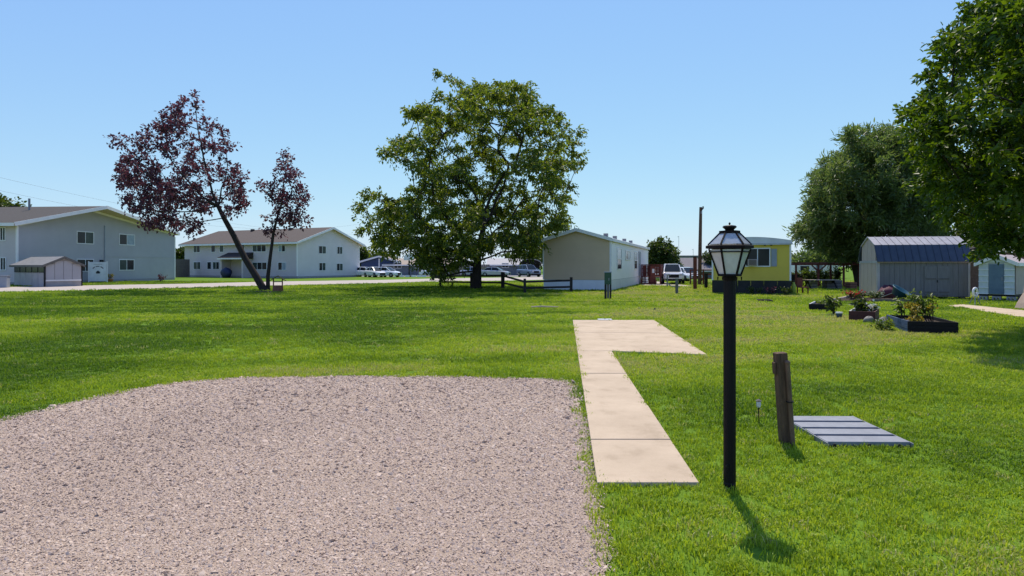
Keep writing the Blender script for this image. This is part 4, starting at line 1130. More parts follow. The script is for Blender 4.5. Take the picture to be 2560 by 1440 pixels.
for k in range(6):
    mb.bar(hexp(Re - .008, Ze, k), hexp(Rc, Zc, k), .010, .010)
mb.build('roof_frame', M['frame_metal'], lp)
for k in range(6):
    def pane(r0, z0, r1, z1, m_, nm, inset):
        a0, a1 = hexp(r0, z0, k), hexp(r0, z0, k+1); b0, b1 = hexp(r1, z1, k), hexp(r1, z1, k+1)
        mid = (a0 + a1 + b0 + b1) / 4
        nrm = (a1 - a0).cross(b0 - a0).normalized()
        q = [mid + (p - mid) * inset for p in (a0, a1, b1, b0)]
        mb = MB(); mb.add(q + [p - nrm * .003 for p in q], [(0, 1, 2, 3), (7, 6, 5, 4), (0, 4, 5, 1), (1, 5, 6, 2), (2, 6, 7, 3), (3, 7, 4, 0)])
        mb.build(nm, m_, lp)
    pane(Rb - .002, Zb + .006, Rt - .003, Zt - .003, M['lamp_glass'], 'pane', .975)
    pane(Re - .012, Ze + .004, Rc - .001, Zc - .002, M['lamp_roof_glass'], 'roof_pane', .97)
mb = MB()
mb.add([hexp(Rc + .006, Zc - .006, k) for k in range(6)] + [hexp(Rc + .006, Zc + .014, k) for k in range(6)],
       [tuple(range(5, -1, -1)), tuple(range(6, 12))] + [(k, (k+1) % 6, (k+1) % 6 + 6, k + 6) for k in range(6)])
mb.build('crown_plate', M['frame_metal'], lp)
mb = MB(); mb.lathe([(.030, 1.852), (.032, 1.862), (.046, 1.874), (.049, 1.880), (.042, 1.888), (.02, 1.892), (.006, 1.894)], 24); mb.build('cap', M['black_metal'], lp, smooth=True)
mb = MB(); mb.lathe([(.005, 1.892), (.004, 1.897), (.008, 1.902), (.007, 1.907), (.001, 1.914)], 12); mb.build('finial', M['black_metal'], lp, smooth=True)
mb = MB(); mb.lathe([(.020, 1.556), (.022, 1.575), (.024, 1.588)], 16); mb.build('socket', M['brass'], lp)
mb = MB(); mb.lathe([(.018, 1.588), (.03, 1.605), (.034, 1.625), (.028, 1.65), (.012, 1.662), (.002, 1.664)], 16); mb.build('bulb', M['bulb'], lp, smooth=True)
mb = MB()
for k in range(6):
    p = hexp(Rb + .004, Zb - .012, k); mb.lathe([(.001, -.026), (.005, -.018), (.004, -.008), (.006, 0)], 8, c=p)
mb.build('drop_finials', M['frame_metal'], lp)

# ------------------------------------------------------------------ leaning timber post with pipe
WX, WY = ground(1967, 1112)
wp = thing('timber_post', 'leaning brown timber post with a pipe strapped to it in the grass', 'post', (WX, WY, 0))
wp.rotation_euler = (math.radians(1), math.radians(-4.2), 0)
mb = MB(); mb.box(-.055, -.04, -.15, .044, .045, .83); mb.build('timber', M['timber'], wp, bevel=.006)
mb = MB(); mb.tube([(.030, -.052, -.15), (.030, -.052, .735)], .021, 14); mb.build('pipe', M['pipe'], wp, smooth=False)
mb = MB(); mb.lathe([(.022, .735), (.025, .738), (.025, .753), (.018, .764), (.005, .768)], 14, c=(.030, -.052, 0)); mb.build('pipe_cap', M['pipe'], wp, smooth=True)
mb = MB(); mb.box(-.075, -.03, .64, -.056, .03, .75); mb.build('junction_box', M['timber'], wp, bevel=.008)
mb = MB(); mb.tube([((.030) + .028*math.cos(t), -.052 + .028*math.sin(t), .40) for t in [math.radians(a) for a in range(150, 391, 20)]], .005, 6); mb.build('strap', M['dark'], wp)

# ------------------------------------------------------------------ slatted metal step lying in the grass
gx0, gx1, gy0, gy1 = 2.77, 3.52, 5.27, 6.24
gr = thing('metal_grate', 'grey slatted metal panel lying flat in the grass beside the timber post', 'metal panel', (gx0, gy0, 0), math.radians(-1))
n = 4; dy = (gy1 - gy0) / n
for k in range(n):
    mb = MB()
    mb.box(.012, k*dy + .030, .012, gx1 - gx0 - .012, (k + 1)*dy - .030, .050)
    mb.build('slat', M['galv'], gr, bevel=.004)
mb = MB(); mb.box(0, 0, .0, .010, gy1 - gy0, .045); mb.build('side_rail', M['galv'], gr)
mb = MB(); mb.box(gx1 - gx0 - .010, 0, .0, gx1 - gx0, gy1 - gy0, .045); mb.build('side_rail', M['galv'], gr)
mb = MB(); mb.box(.012, .01, .006, gx1 - gx0 - .012, gy1 - gy0 - .01, .012); mb.build('base_sheet', M['dark'], gr)
for x in (.06, .36, .62):
    mb = MB(); mb.tube([(x, -.002, .03), (x, -.014, .03)], .014, 8); mb.build('bolt', M['dark'], gr)

# solar stake
X, Y = ground(1898, 1060)
st = thing('garden_stake_light', 'tiny clear headed garden stake light left of the timber post', 'garden light', (X, Y, 0))
mb = MB(); mb.tube([(0, 0, -.05), (-.006, .0, .17)], .006, 8); mb.build('stake', M['black_metal'], st)
mb = MB(); mb.lathe([(.008, .165), (.020, .175), (.024, .215), (.015, .23)], 10, c=(-.006, 0, 0)); mb.build('lens', M['lamp_roof_glass'], st)
mb = MB(); mb.lathe([(.026, .23), (.03, .235), (.012, .25)], 10, c=(-.006, 0, 0)); mb.build('cap', M['grey_post'], st)

# pale plate at the end of the path pad, stick in the lawn, thin marker
X, Y = ground(1512, 803)
pl_ = thing('steel_plate', 'small pale plate lying on the far edge of the concrete pad', 'plate', (X, Y, .039))
mb = MB(); mb.box(-.2, -.12, 0, .2, .12, .025); mb.build('plate', M['vinyl'], pl_, bevel=.006)
mb = MB(); mb.tube([(.0, .0, .025), (.0, .0, .033)], .02, 10); mb.build('bolt', M['galv'], pl_)
X, Y = ground(1362, 772)
mb = MB(); mb.tube([(-.5, .05, .07), (-.1, 0, .09), (.5, -.06, .075)], [.025, .03, .018], 7)
tag(mb.build('stick', M['driftwood']), 'bleached stick lying alone on the lawn beyond the gravel', 'stick').location = (X, Y, 0)
X, Y = ground(1634, 797)
mk = thing('wire_marker', 'thin wire marker with a small flag at the far corner of the concrete pad', 'marker', (X, Y, 0))
mb = MB(); mb.tube([(0, 0, 0), (.01, 0, .33)], .004, 6); mb.build('wire', M['galv'], mk)
mb = MB(); mb.box(.012, -.002, .28, .06, .002, .33); mb.build('flag', M['grey_post'], mk)

# ------------------------------------------------------------------ utility things on the lawn
X, Y = ground(1520, 748)
ub = thing('utility_pedestal', 'dark green utility box mounted on two grey posts before the beige home', 'utility box', (X, Y, 0), math.radians(-8))
mb = MB(); mb.box(-.17, -.12, .72, .16, .12, 1.28); mb.build('box', M['utility_green'], ub, bevel=.02)
mb = MB(); mb.box(-.19, -.14, 1.283, .18, .14, 1.33); mb.build('lid', M['grey_box'], ub)
mb = MB(); mb.box(-.17, -.05, -.02, -.07, .05, .716); mb.build('post', M['fence'], ub)
mb = MB(); mb.box(-.05, -.09, -.02, .06, .02, .716); mb.build('post', M['grey_post'], ub)
mb = MB(); mb.box(.08, -.08, -.02, .16, .03, .716); mb.build('post', M['fence'], ub)
mb = MB(); mb.box(.02, -.135, .9, .06, -.122, 1.02); mb.build('latch', M['galv'], ub)
X, Y = ground(1692, 735)
up = thing('marker_post', 'short pale grey post standing in the lawn before the white truck', 'post', (X, Y, 0))
mb = MB(); mb.box(-.07, -.07, -.02, .07, .07, .86); mb.build('post', M['grey_post'], up, bevel=.01)
mb = MB(); mb.box(-.085, -.085, .862, .085, .085, .9); mb.build('cap', M['galv'], up)
X, Y = ground(1668, 719)
hp = thing('pipe_stand', 'bent grey standpipe with a looped pipe left of the white truck', 'standpipe', (X, Y, 0))
mb = MB(); mb.tube([(0, 0, -.02), (0, 0, .75), (.03, 0, .92), (.12, 0, .98), (.25, 0, .95)], .05, 10); mb.build('pipe', M['galv'], hp)
mb = MB(); mb.tube([(.06, 0, .3), (.25, -.05, .12), (.6, -.1, .08), (.9, -.1, .1)], .045, 8); mb.build('hose', M['galv'], hp)

X, Y = ground(1752, 713)
pp_ = thing('utility_pole', 'tall bare wooden utility pole right of the white truck', 'utility pole', (X, Y, 0))
ztop = EYE + (HZ - 518) / F * Y
mb = MB(); mb.tube([(-.1, 0, -.05), (-.06, 0, ztop/2), (.0, 0, ztop)], [.16, .145, .12], 12); mb.build('pole', M['timber'], pp_)
mb = MB(); mb.tube([(.02, -.12, ztop - .25), (.15, -.15, ztop - .1), (.14, -.15, ztop + .06)], .06, 8); mb.build('insulator', M['dark'], pp_)
mb = MB(); mb.box(-.05, -.17, ztop - .55, .05, -.125, ztop - .35); mb.build('bracket', M['galv'], pp_)
for px, pyb, hpx, lab in ((1737.5, 724, 642, 'tall dark red gate post just left of the utility pole foot'), (1765, 721, 684, 'short dark gate post just right of the utility pole')):
    X, Y = ground(px, pyb); z = EYE + (HZ - hpx) / F * Y
    g = thing('gate_post', lab, 'post', (X, Y, 0))
    mb = MB(); mb.box(-.10, -.10, -.02, .10, .10, z - .03); mb.build('post', M['red_wood'] if hpx < 660 else M['fence'], g, bevel=.01)
    mb = MB(); mb.box(-.12, -.12, z - .028, .12, .12, z + .02); mb.build('cap', M['fence'], g)
# ladder fence behind: red rails between pole and yellow home
a, b = Vector(ground(1726, 712)), Vector(ground(1790, 712))
rl = thing('rail_fence', 'reddish rail fence between the utility pole and the yellow home', 'fence', (a.x, a.y, 0))
for q in (0, 1.1, 2.2):
    mb = MB(); mb.box(q-.05, -.05, 0, q+.05, .05, 1.32); mb.build('post', M['red_wood'], rl)
for z in (.55, .9, 1.25):
    mb = MB(); mb.box(-.05, -.09, z - .05, 2.25, -.052, z + .05); mb.build('rail', M['red_wood'], rl)

# dark bin by the road
X, Y = ground(1097, 701)
bn = thing('waste_container', 'black waste container with a pale lid beside the road under the big tree', 'dumpster', (X, Y, 0), .1)
mb = MB(); mb.prism([(-.75, .25), (.75, .25), (.9, 1.15), (-.9, 1.15)], -.6, .6); mb.build('body', M['dark'], bn)
mb = MB(); mb.box(-.93, -.64, 1.153, .93, .64, 1.23); mb.build('lid', M['pale_roof'], bn)
for x in (-.6, .6):
    mb = MB(); mb.tube([(x, -.45, .125), (x, -.38, .125)], .125, 12); mb.tube([(x, .38, .125), (x, .45, .125)], .125, 12); mb.build('wheel', M['tyre'], bn)
mb = MB(); mb.box(-.15, -.62, .7, .15, -.60, .95); mb.build('label_plate', M['grey_box'], bn)
# basketball hoop
X, Y = ground(1022, 692)
bh = thing('basketball_hoop', 'basketball hoop with a white backboard on a dark pole beyond the road', 'basketball hoop', (X, Y, 0))
mb = MB(); mb.tube([(0, .3, 0), (0, .3, 2.4), (0, .05, 2.7)], .10, 8); mb.build('pole', M['dark'], bh)
mb = MB(); mb.prism([(-.75, 2.45), (.75, 2.45), (.75, 2.9), (.45, 3.35), (-.45, 3.35), (-.75, 2.9)], -.04, .02); mb.build('backboard', M['vinyl'], bh)
mb = MB(); mb.tube([(.22*math.cos(t), -.28 + .22*math.sin(t), 2.62) for t in [i*math.pi/6 for i in range(13)]], .012, 6); mb.build('ring', M['red_paint'], bh)
mb = MB(); mb.box(-.45, 0, 0, .45, .8, .14); mb.build('base', M['dark'], bh)
# wheel stops on the lot
kb0 = None
for k, px in enumerate((990, 1004, 1018, 1034, 1048, 1060)):
    X, Y = ground(px, 692.4)
    if kb0 is None:
        kb0 = thing('wheel_stop', 'pale concrete wheel stop at the left end of the row on the lot', 'wheel stop', (X, Y, .01), 0, 'wheel stops in the parking lot')
        mb = MB(); mb.prism([(-.12, 0), (.12, 0), (.08, .26), (-.08, .26)], -.32, .32, m=lambda a, b, t: (t, a, b)); mb.build('stop', M['trim'], kb0)
    else:
        c = copy_tree(kb0); c.location = (X, Y, .01); c['label'] = ('', 'pale concrete wheel stop second from the left in the row on the lot', 'pale concrete wheel stop third from the left in the row on the lot', 'pale concrete wheel stop third from the right in the row on the lot', 'pale concrete wheel stop second from the right in the row on the lot', 'pale concrete wheel stop at the right end of the row on the lot')[k]

# ------------------------------------------------------------------ cars
def car(name, label, cat, loc, rz, paint, kind='sedan', group=None):
    e = thing(name, label, cat, (loc[0], loc[1], 0), rz, group)
    if kind == 'sedan':
        st = [(-2.2, .62, .42, .72), (-2.12, .78, .30, .92), (-1.3, .88, .24, .98), (0, .90, .22, .96), (1.0, .89, .24, .92), (1.75, .82, .28, .80), (2.12, .68, .34, .66), (2.2, .55, .42, .58)]
        cb = [(-1.75, .66, .94, .97), (-1.15, .68, .93, 1.34), (-.4, .68, .93, 1.44), (.35, .68, .92, 1.40), (1.15, .68, .90, .94)]
        rt = (-1.12, .4)
    else:
        st = [(-2.25, .74, .5, .95), (-2.2, .86, .42, 1.1), (-1.3, .92, .36, 1.12), (.6, .93, .34, 1.1), (1.5, .91, .36, 1.06), (2.1, .86, .42, 1.0), (2.25, .72, .5, .85)]
        cb = [(-2.1, .74, 1.08, 1.15), (-1.85, .75, 1.08, 1.68), (-.6, .75, 1.08, 1.76), (.3, .74, 1.07, 1.72), (1.05, .76, 1.05, 1.1)]
        rt = (-1.85, .32)
    def sec(x, w_, z0, z1, k=.12):
        h_ = z1 - z0; c = min(k, h_ * .35)
        return [(x, -w_ + c*.6, z0), (x, w_ - c*.6, z0), (x, w_, z0 + c), (x, w_, z1 - c), (x, w_ - c, z1), (x, -w_ + c, z1), (x, -w_, z1 - c), (x, -w_, z0 + c)]
    mb = MB(); mb.loft([sec(*s) for s in st]); mb.build('body', M[paint], e)
    mb = MB(); mb.loft([[(x, -w_, z0), (x, w_, z0), (x, w_*.80, z1), (x, -w_*.80, z1)] for x, w_, z0, z1 in cb]); mb.build('cabin_glass', M['glass'], e)
    zs = {round(c[0], 2): c[3] for c in cb}
    xs = [c for c in cb if rt[0] - .05 <= c[0] <= rt[1] + .05]
    mb = MB(); mb.loft([[(x, -w_*.82, z1 - .01), (x, w_*.82, z1 - .01), (x, w_*.74, z1 + .05), (x, -w_*.74, z1 + .05)] for x, w_, z0, z1 in xs]); mb.build('roof', M[paint], e)
    mb = MB()
    for sd in (-1, 1):
        for (x, w_, z0, z1), (x2, w2, _, z2) in ((cb[0], cb[1]), (cb[-1], cb[-2])):
            mb.bar((x, sd*w_, z0), (x2, sd*w2*.81, z2), .07, .07)
        mb.bar((cb[2][0], sd*cb[2][1]*1.01, .95), (cb[2][0], sd*cb[2][1]*.815, cb[2][3]), .07, .05)
    mb.build('pillars', M[paint], e)
    r = .33 if kind == 'sedan' else .38
    for x in (-1.35, 1.38):
        for sd in (-1, 1):
            yo = (.93 if kind == 'sedan' else .96) * sd
            mb = MB(); mb.tube([(x, yo - .2*sd, r), (x, yo - .02*sd, r), (x, yo, r)], [r, r, r*.86], 18); wl = mb.build('wheel', M['tyre'], e)
            mb = MB(); mb.tube([(x, yo - .01*sd, r), (x, yo + .012*sd, r)], [r*.62, r*.5], 12); mb.build('rim', M['rim'], wl)
    fx, rx = st[-1][0], st[0][0]; zl = .62 if kind == 'sedan' else .86
    for sd in (-1, 1):
        mb = MB(); mb.box(fx - .14, sd*.44, zl - .09, fx + .015, sd*.70, zl + .07); mb.build('headlight', M['lens'], e)
        mb = MB(); mb.box(rx - .015, sd*.42, .72, rx + .12, sd*.66, .88); mb.build('tail_light', M['red_lens'], e)
        mb = MB(); mb.box(.75, sd*.92, .95 if kind == 'sedan' else 1.12, .9, sd*1.06, 1.08 if kind == 'sedan' else 1.28); mb.build('mirror', M[paint], e)
    mb = MB(); mb.box(fx - .1, -.42, zl - .28, fx + .02, .42, zl + .02); mb.build('grille', M['dark'], e)
    mb = MB(); mb.box(fx - .2, -.7, .3, fx + .01, .7, .46); mb.build('bumper', M['dark'] if kind != 'sedan' else M[paint], e)
    return e
R_ = math.radians
X, Y = ground(1238, 692); car('parked_car', 'silver sedan parked side on just right of the big trunk', 'car', (X, Y), R_(-12), 'car_grey')
X, Y = ground(1322, 692); car('parked_car', 'blue grey hatchback parked nose out in front of the arched carport', 'car', (X, Y), R_(-62), 'car_blue', 'suv')
X, Y = ground(912, 692); car('parked_car', 'white car nearest the corner of the white apartments', 'car', (X, Y), R_(-20), 'car_white')
X, Y = ground(938, 693); car('parked_car', 'white car in the middle of the three beside the white apartments', 'car', (X, Y), R_(-50), 'car_white')
X, Y = ground(965, 693); car('parked_car', 'white car at the right end of the three beside the white apartments', 'car', (X, Y), R_(-22), 'car_white')
X, Y = ground(1084, 691.5); car('parked_car', 'white car half hidden behind the black waste container', 'car', (X, Y), R_(10), 'car_white')
X, Y = ground(1186, 691); car('parked_car', 'pale car mostly hidden behind the big trunk', 'car', (X, Y), R_(-20), 'car_grey')
X, Y = ground(1696, 711); car('parked_truck', 'white truck facing the camera in the drive beyond the lawn', 'truck', (X, Y + 2.2), R_(-100), 'car_white', 'suv')
X, Y = ground(1795, 708); car('parked_car', 'white car partly hidden behind the yellow home and pole', 'car', (X - 1.2, Y + 6), R_(-80), 'car_white')
X, Y = ground(1640, 700); car('parked_car', 'pale car far back behind the red cabinet', 'car', (X, Y), R_(-100), 'car_grey')

# ------------------------------------------------------------------ garden at the right
def plant(label, cat, loc, stems, hgt, spread, nl, ls, m, seed, name='garden_plant', lw=.5, group=None, petals=None, stem_m='bark'):
    R = np.random.default_rng(seed)
    e = thing(name, label, cat, loc, 0, group)
    mb = MB(); P, D = [], []
    for k in range(stems):
        a = R.uniform(0, 6.28); r0 = R.uniform(0, spread*.3); r1 = R.uniform(.3, 1) * spread
        b = Vector((r0*math.cos(a), r0*math.sin(a), -.02)); h_ = hgt * R.uniform(.65, 1.0)
        t = Vector((r1*math.cos(a), r1*math.sin(a), h_)); mm = (b + t)/2 + Vector((0, 0, h_*.12))
        mb.tube([b, mm, t], [hgt*.012 + .004, hgt*.009 + .003, .003], 5)
        n = nl // stems
        for _ in range(n):
            q = R.uniform(.35, 1.05)
            p = b.lerp(mm, min(1, q*2)) if q < .5 else mm.lerp(t, (q - .5)*2)
            P.append(np.array(p) + R.normal(size=3)*ls*.4); D.append(np.array([math.cos(a), math.sin(a), .3]) * .5 + R.normal(size=3))
    mb.build('stem', M[stem_m], e)
    P, D = np.array(P), unit(np.array(D))
    Nl = unit(R.normal(size=P.shape)*.7 + np.array([0, 0, 1.]))
    Ln = ls * R.uniform(.6, 1.2, len(P))
    leaf_mesh('foliage', P, D, Nl, Ln, Ln*lw, M[m], e)
    if petals:
        k = petals[1]; idx = R.choice(len(P), k); Pq = P[idx] + np.array([0, 0, ls*.6]) + R.normal(size=(k, 3))*ls*.3
        leaf_mesh('flowers', Pq, unit(R.normal(size=(k, 3))), unit(R.normal(size=(k, 3))*.6 + np.array([0, 0, 1.])), np.full(k, ls*.9), np.full(k, ls*.8), M[petals[0]], e)
    return e

def bed(label, A, Bp, depth, hgt, fm, sm, nplank=2):
    A, Bp = Vector(A), Vector(Bp); u = Bp - A; W = u.length
    e = thing('raised_bed', label, 'raised bed', (A.x, A.y, 0), math.atan2(u.y, u.x), 'raised garden beds on the lawn')
    for k in range(nplank):
        z0, z1 = hgt*k/nplank + (.004 if k else -.02), hgt*(k+1)/nplank - .002
        for bx, m_ in (((0, 0, W, .04), fm), ((0, depth - .04, W, depth), fm), ((0, .042, .04, depth - .042), sm), ((W - .04, .042, W, depth - .042), fm)):
            mb = MB(); o_ = .003 * (k % 2); mb.box(bx[0] - o_, bx[1] - o_, z0, bx[2] + o_, bx[3] + o_, z1); mb.build('plank', M[m_], e)
    mb = MB(); mb.box(.042, .042, 0, W - .042, depth - .042, hgt*.72); mb.build('soil', M['soil'], e)
    e['__w'] = W
    return e, W
b1, w1 = bed('black fronted raised bed with blue striped side holding the tallest plants', ground(2270, 833), ground(2396, 837), 2.0, .29, 'black_plank', 'blue_plank', 3)
b2, w2 = bed('maroon fronted raised bed with white side planks in the middle of the garden row', ground(2122, 801), ground(2188, 804), 1.6, .28, 'maroon', 'white_plank')
b3, w3 = bed('low black raised bed farthest along the garden row', ground(2022, 776), ground(2078, 778), 1.9, .24, 'black_plank', 'white_plank')
X, Y = ground(1898, 755); X2, Y2 = ground(1932, 755.5)
bed('small dark ground level bed before the yellow home', (X, Y), (X2, Y2), .9, .09, 'dark_skirt', 'dark_skirt', 1)
for o in bpy.data.objects:
    if '__w' in o: del o['__w']

def loc_in(e, x, y, z): return tuple(e.matrix_basis @ Vector((x, y, z)))
plant('tall young bush with golden tipped leaves at the right of the black bed', 'plant', loc_in(b1, .72, .75, .2), 7, .78, .50, 170, .13, 'leaf_garden', 61)
plant('golden leaved bush in the middle of the black bed', 'plant', loc_in(b1, .42, .7, .2), 6, .48, .30, 120, .12, 'leaf_gold', 62)
plant('upright green stem plant at the left of the black bed', 'plant', loc_in(b1, .12, .9, .2), 4, .66, .2, 70, .12, 'leaf_garden', 63)
plant('low grassy plant at the front of the black bed', 'plant', loc_in(b1, .25, .35, .15), 8, .2, .16, 90, .10, 'leaf_gold', 64)
plant('low trailing green plant spilling over the left corner of the black bed', 'plant', tuple(ground(2206, 827)) + (0,), 12, .26, .36, 200, .09, 'leaf_garden', 65)
plant('broad leaved dark green plant in the maroon bed', 'plant', loc_in(b2, .25, .55, .14), 7, .42, .2, 110, .16, 'leaf_far', 66, lw=.6)
plant('round dark green shrub behind the maroon bed', 'plant', tuple(ground(2088, 788)) + (0,), 8, .55, .22, 160, .13, 'leaf_far', 67, lw=.6)
plant('white flowering plant at the right of the maroon bed', 'plant', loc_in(b2, .55, .5, .14), 6, .3, .14, 90, .08, 'leaf_far', 68, petals=('white_petal', 50))
plant('sparse yellow green seedlings in the low black bed', 'plant', loc_in(b3, .45, .8, .12), 9, .2, .4, 110, .1, 'leaf_garden', 69)
# blue and white pot at the corner of bed 2
X, Y = ground(2098, 795)
pt_ = thing('plant_pot', 'dark blue and white pot beside the left side of the maroon bed', 'pot', (X, Y, 0))
mb = MB(); mb.lathe([(.065, 0), (.09, .14), (.095, .18), (.08, .18), (.075, .15)], 16); mb.build('pot', M['blue_plank'], pt_, smooth=True)
mb = MB(); mb.lathe([(.097, .14), (.102, .145), (.102, .18), (.097, .185)], 16); mb.build('rim', M['vinyl'], pt_)
for px, py, r, sd, lab in ((2172, 806, .15, 71, 'rounded pale stone at the corner of the maroon bed'), (2212, 812, .18, 72, 'rounded pale stone behind the trailing plant')):
    X, Y = ground(px, py)
    mb = MB(); mb.blob((0, 0, r*.45), (r, r*.8, r*.7), sd, 14, 9, .10)
    tag(mb.build('boulder', M['stone'], smooth=True), lab, 'stone').location = (X, Y, 0)

# flower bed before the barn
FX, FY = ground(2175, 756)
fb = thing('flower_bed', 'low flower bed edged with weathered planks in front of the barn shed', 'flower bed', (FX, FY, 0), -.12)
mb = MB(); mb.blob((.4, .8, 0), (1.7, .8, .16), 3, 18, 8, .08); mb.build('soil', M['soil'], fb, smooth=True)
for x0, x1 in ((.1, .95), (.97, 1.85)):
    mb = MB(); mb.bar((x0, -.05, .08), (x1, -.1, .08), .05, .14); mb.build('edging', M['grey_post'], fb)
for k, (dx, dy_, lab, pet) in enumerate(((-.35, .8, 'red geranium plant at the left of the flower bed', ('red_petal', 45)), (.1, .9, 'red and pink flowering plant in the middle of the flower bed', ('red_petal', 25)), (.6, .75, 'mixed leafy plant right of the red flowers', None), (1.0, .9, 'low pale leaved plant at the right end of the flower bed', None))):
    plant(lab, 'plant', (FX + dx, FY + dy_, .1), 8, .32, .35, 150, .1, 'leaf_far' if k != 3 else 'leaf_silver', 80 + k, petals=pet)
X, Y = ground(2125, 752)
dw = thing('driftwood', 'bleached forked driftwood branch lying before the red flowers', 'driftwood', (X, Y, 0))
mb = MB(); mb.tube([(-.75, .1, .05), (-.3, 0, .12), (.1, -.05, .25), (.5, -.1, .14), (.8, -.2, .05)], [.05, .07, .08, .07, .03], 8); mb.build('branch', M['driftwood'], dw, smooth=True)
mb = MB(); mb.tube([(-.1, 0, .18), (.2, .15, .1), (.6, .2, .05)], [.06, .05, .03], 8); mb.build('branch', M['driftwood'], dw, smooth=True)
X, Y = ground(2222, 748)
hc = thing('covered_heap', 'maroon covered heap between the flower bed and the barn shed', 'covered heap', (X, Y, 0))
mb = MB(); mb.blob((0, 0, .2), (.62, .5, .42), 9, 16, 9, .12); mb.build('cover', M['maroon_cloth'], hc, smooth=True)
mb = MB(); mb.tube([(-.6, -.3, .1), (-.2, -.5, .3), (.3, -.48, .28), (.6, -.3, .1)], .015, 6); mb.build('tie_rope', M['driftwood'], hc)
X, Y = ground(2252, 754)
tb_ = thing('plastic_tub', 'teal plastic tub tipped on its side against the maroon heap', 'tub', (X, Y, .42)); tb_.rotation_euler = (.5, .35, .2)
mb = MB(); mb.lathe([(.26, -.22), (.40, .08), (.44, .09), (.44, .12), (.38, .12), (.25, -.17)], 20); mb.build('tub', M['teal_tub'], tb_, smooth=True)
mb = MB(); mb.lathe([(.06, -.4), (.06, -.22)], 8); mb.build('stand', M['dark'], tb_)
# hose reel and covered thing by the metal shed
X, Y = ground(2438, 762)
hr = thing('hose_reel', 'pale hose reel on splayed legs left of the metal shed', 'hose reel', (X, Y, 0), .5)
mb = MB(); mb.tube([(.17*math.cos(t), 0, .52 + .17*math.sin(t)) for t in [i*math.pi/10 for i in range(21)]], .045, 8); mb.build('reel', M['vinyl'], hr, smooth=True)
mb = MB(); mb.tube([(0, 0, .52), (-.25, -.1, 0)], .018, 6); mb.build('leg', M['galv'], hr)
mb = MB(); mb.tube([(0, 0, .52), (.2, -.1, 0)], .018, 6); mb.build('leg', M['galv'], hr)
mb = MB(); mb.tube([(0, 0, .52), (0, .22, 0)], .018, 6); mb.build('leg', M['galv'], hr)
X, Y = ground(2578, 774)
cv = thing('covered_machine', 'beige canvas covered machine at the right edge beside the metal shed', 'covered machine', (X, Y, 0))
mb = MB()
prof = [(-.42, 0), (.5, 0), (.42, .5), (.3, .8), (.12, 1.0), (-.02, .96), (-.08, .6), (-.3, .25)]
mb.prism(prof, -.25, .3); mb.build('cover', M['canvas'], cv, bevel=.06)
mb = MB(); mb.tube([(-.44, -.27, .1), (0, -.3, .12), (.5, -.27, .1)], .012, 6); mb.build('hem_cord', M['driftwood'], cv)

# pergola and clutter between the yellow home and the barn
PX, PY = ground(1990, 718)
pg = thing('pergola', 'reddish brown pergola frame between the yellow home and the feathery tree', 'pergola', (PX, PY, 0), -.12)
for x, y in ((0, 0), (1.6, 0), (3.4, 0), (4.5, 0), (0, 2.4), (3.4, 2.4)):
    mb = MB(); mb.box(x-.06, y-.06, 0, x+.06, y+.06, 1.66); mb.build('post', M['red_wood'], pg)
for y in (0, 2.4):
    mb = MB(); mb.box(-.2, y-.05, 1.663, 4.7, y+.05, 1.78); mb.build('beam', M['red_wood'], pg)
for k in range(9):
    mb = MB(); mb.box(.02 + k*.52, -.25, 1.783, .08 + k*.52, 2.65, 1.88); mb.build('rafter', M['red_wood'], pg)
mb = MB(); mb.bar((1.6, -.07, 1.2), (2.1, -.07, 1.65), .05, .09); mb.bar((1.6, -.07, 1.2), (1.1, -.07, 1.65), .05, .09); mb.build('brace', M['red_wood'], pg)
TX, TY = ground(2035, 706)
tr_ = thing('travel_trailer', 'white trailer standing far behind the pergola', 'trailer', (TX, TY + 4, 0), 0)
mb = MB(); mb.box(0, 0, .5, 4.6, 2.2, 1.9); mb.build('body', M['white_siding'], tr_, bevel=.12)
mb = MB(); mb.box(.6, -.02, 1.1, 1.5, -.004, 1.6); mb.build('window', M['glass'], tr_)
mb = MB(); mb.box(2.2, -.02, .7, 2.9, -.004, 1.75); mb.build('door', M['grey_box'], tr_)
for x in (1.3, 3.4):
    mb = MB(); mb.tube([(x, .0, .33), (x, .25, .33)], .33, 14); mb.build('wheel', M['tyre'], tr_)
X, Y = ground(1996, 735)
ch = thing('garden_chair', 'small red garden chair at the corner of the yellow home', 'chair', (X + .25, Y, 0), .4)
mb = MB(); mb.box(-.22, -.2, .36, .22, .22, .40); mb.build('seat', M['red_wood'], ch)
mb = MB(); mb.box(-.22, .20, .403, .22, .24, .92); mb.build('backrest', M['red_wood'], ch)
for x, y in ((-.2, -.18), (.2, -.18), (-.2, .2), (.2, .2)):
    mb = MB(); mb.box(x-.025, y-.025, 0, x+.025, y+.025, .358); mb.build('leg', M['red_wood'], ch)
X, Y = ground(1984, 736)
gl = thing('watering_can', 'lime green upright container beside the red garden chair', 'container', (X, Y, 0))
mb = MB(); mb.lathe([(.10, 0), (.12, .02), (.12, .52), (.06, .62), (.05, .7)], 14); mb.build('body', M['chair_green'], gl, smooth=True)
mb = MB(); mb.lathe([(.055, .702), (.055, .75)], 10); mb.build('cap', M['dark'], gl)
X, Y = ground(2030, 722)
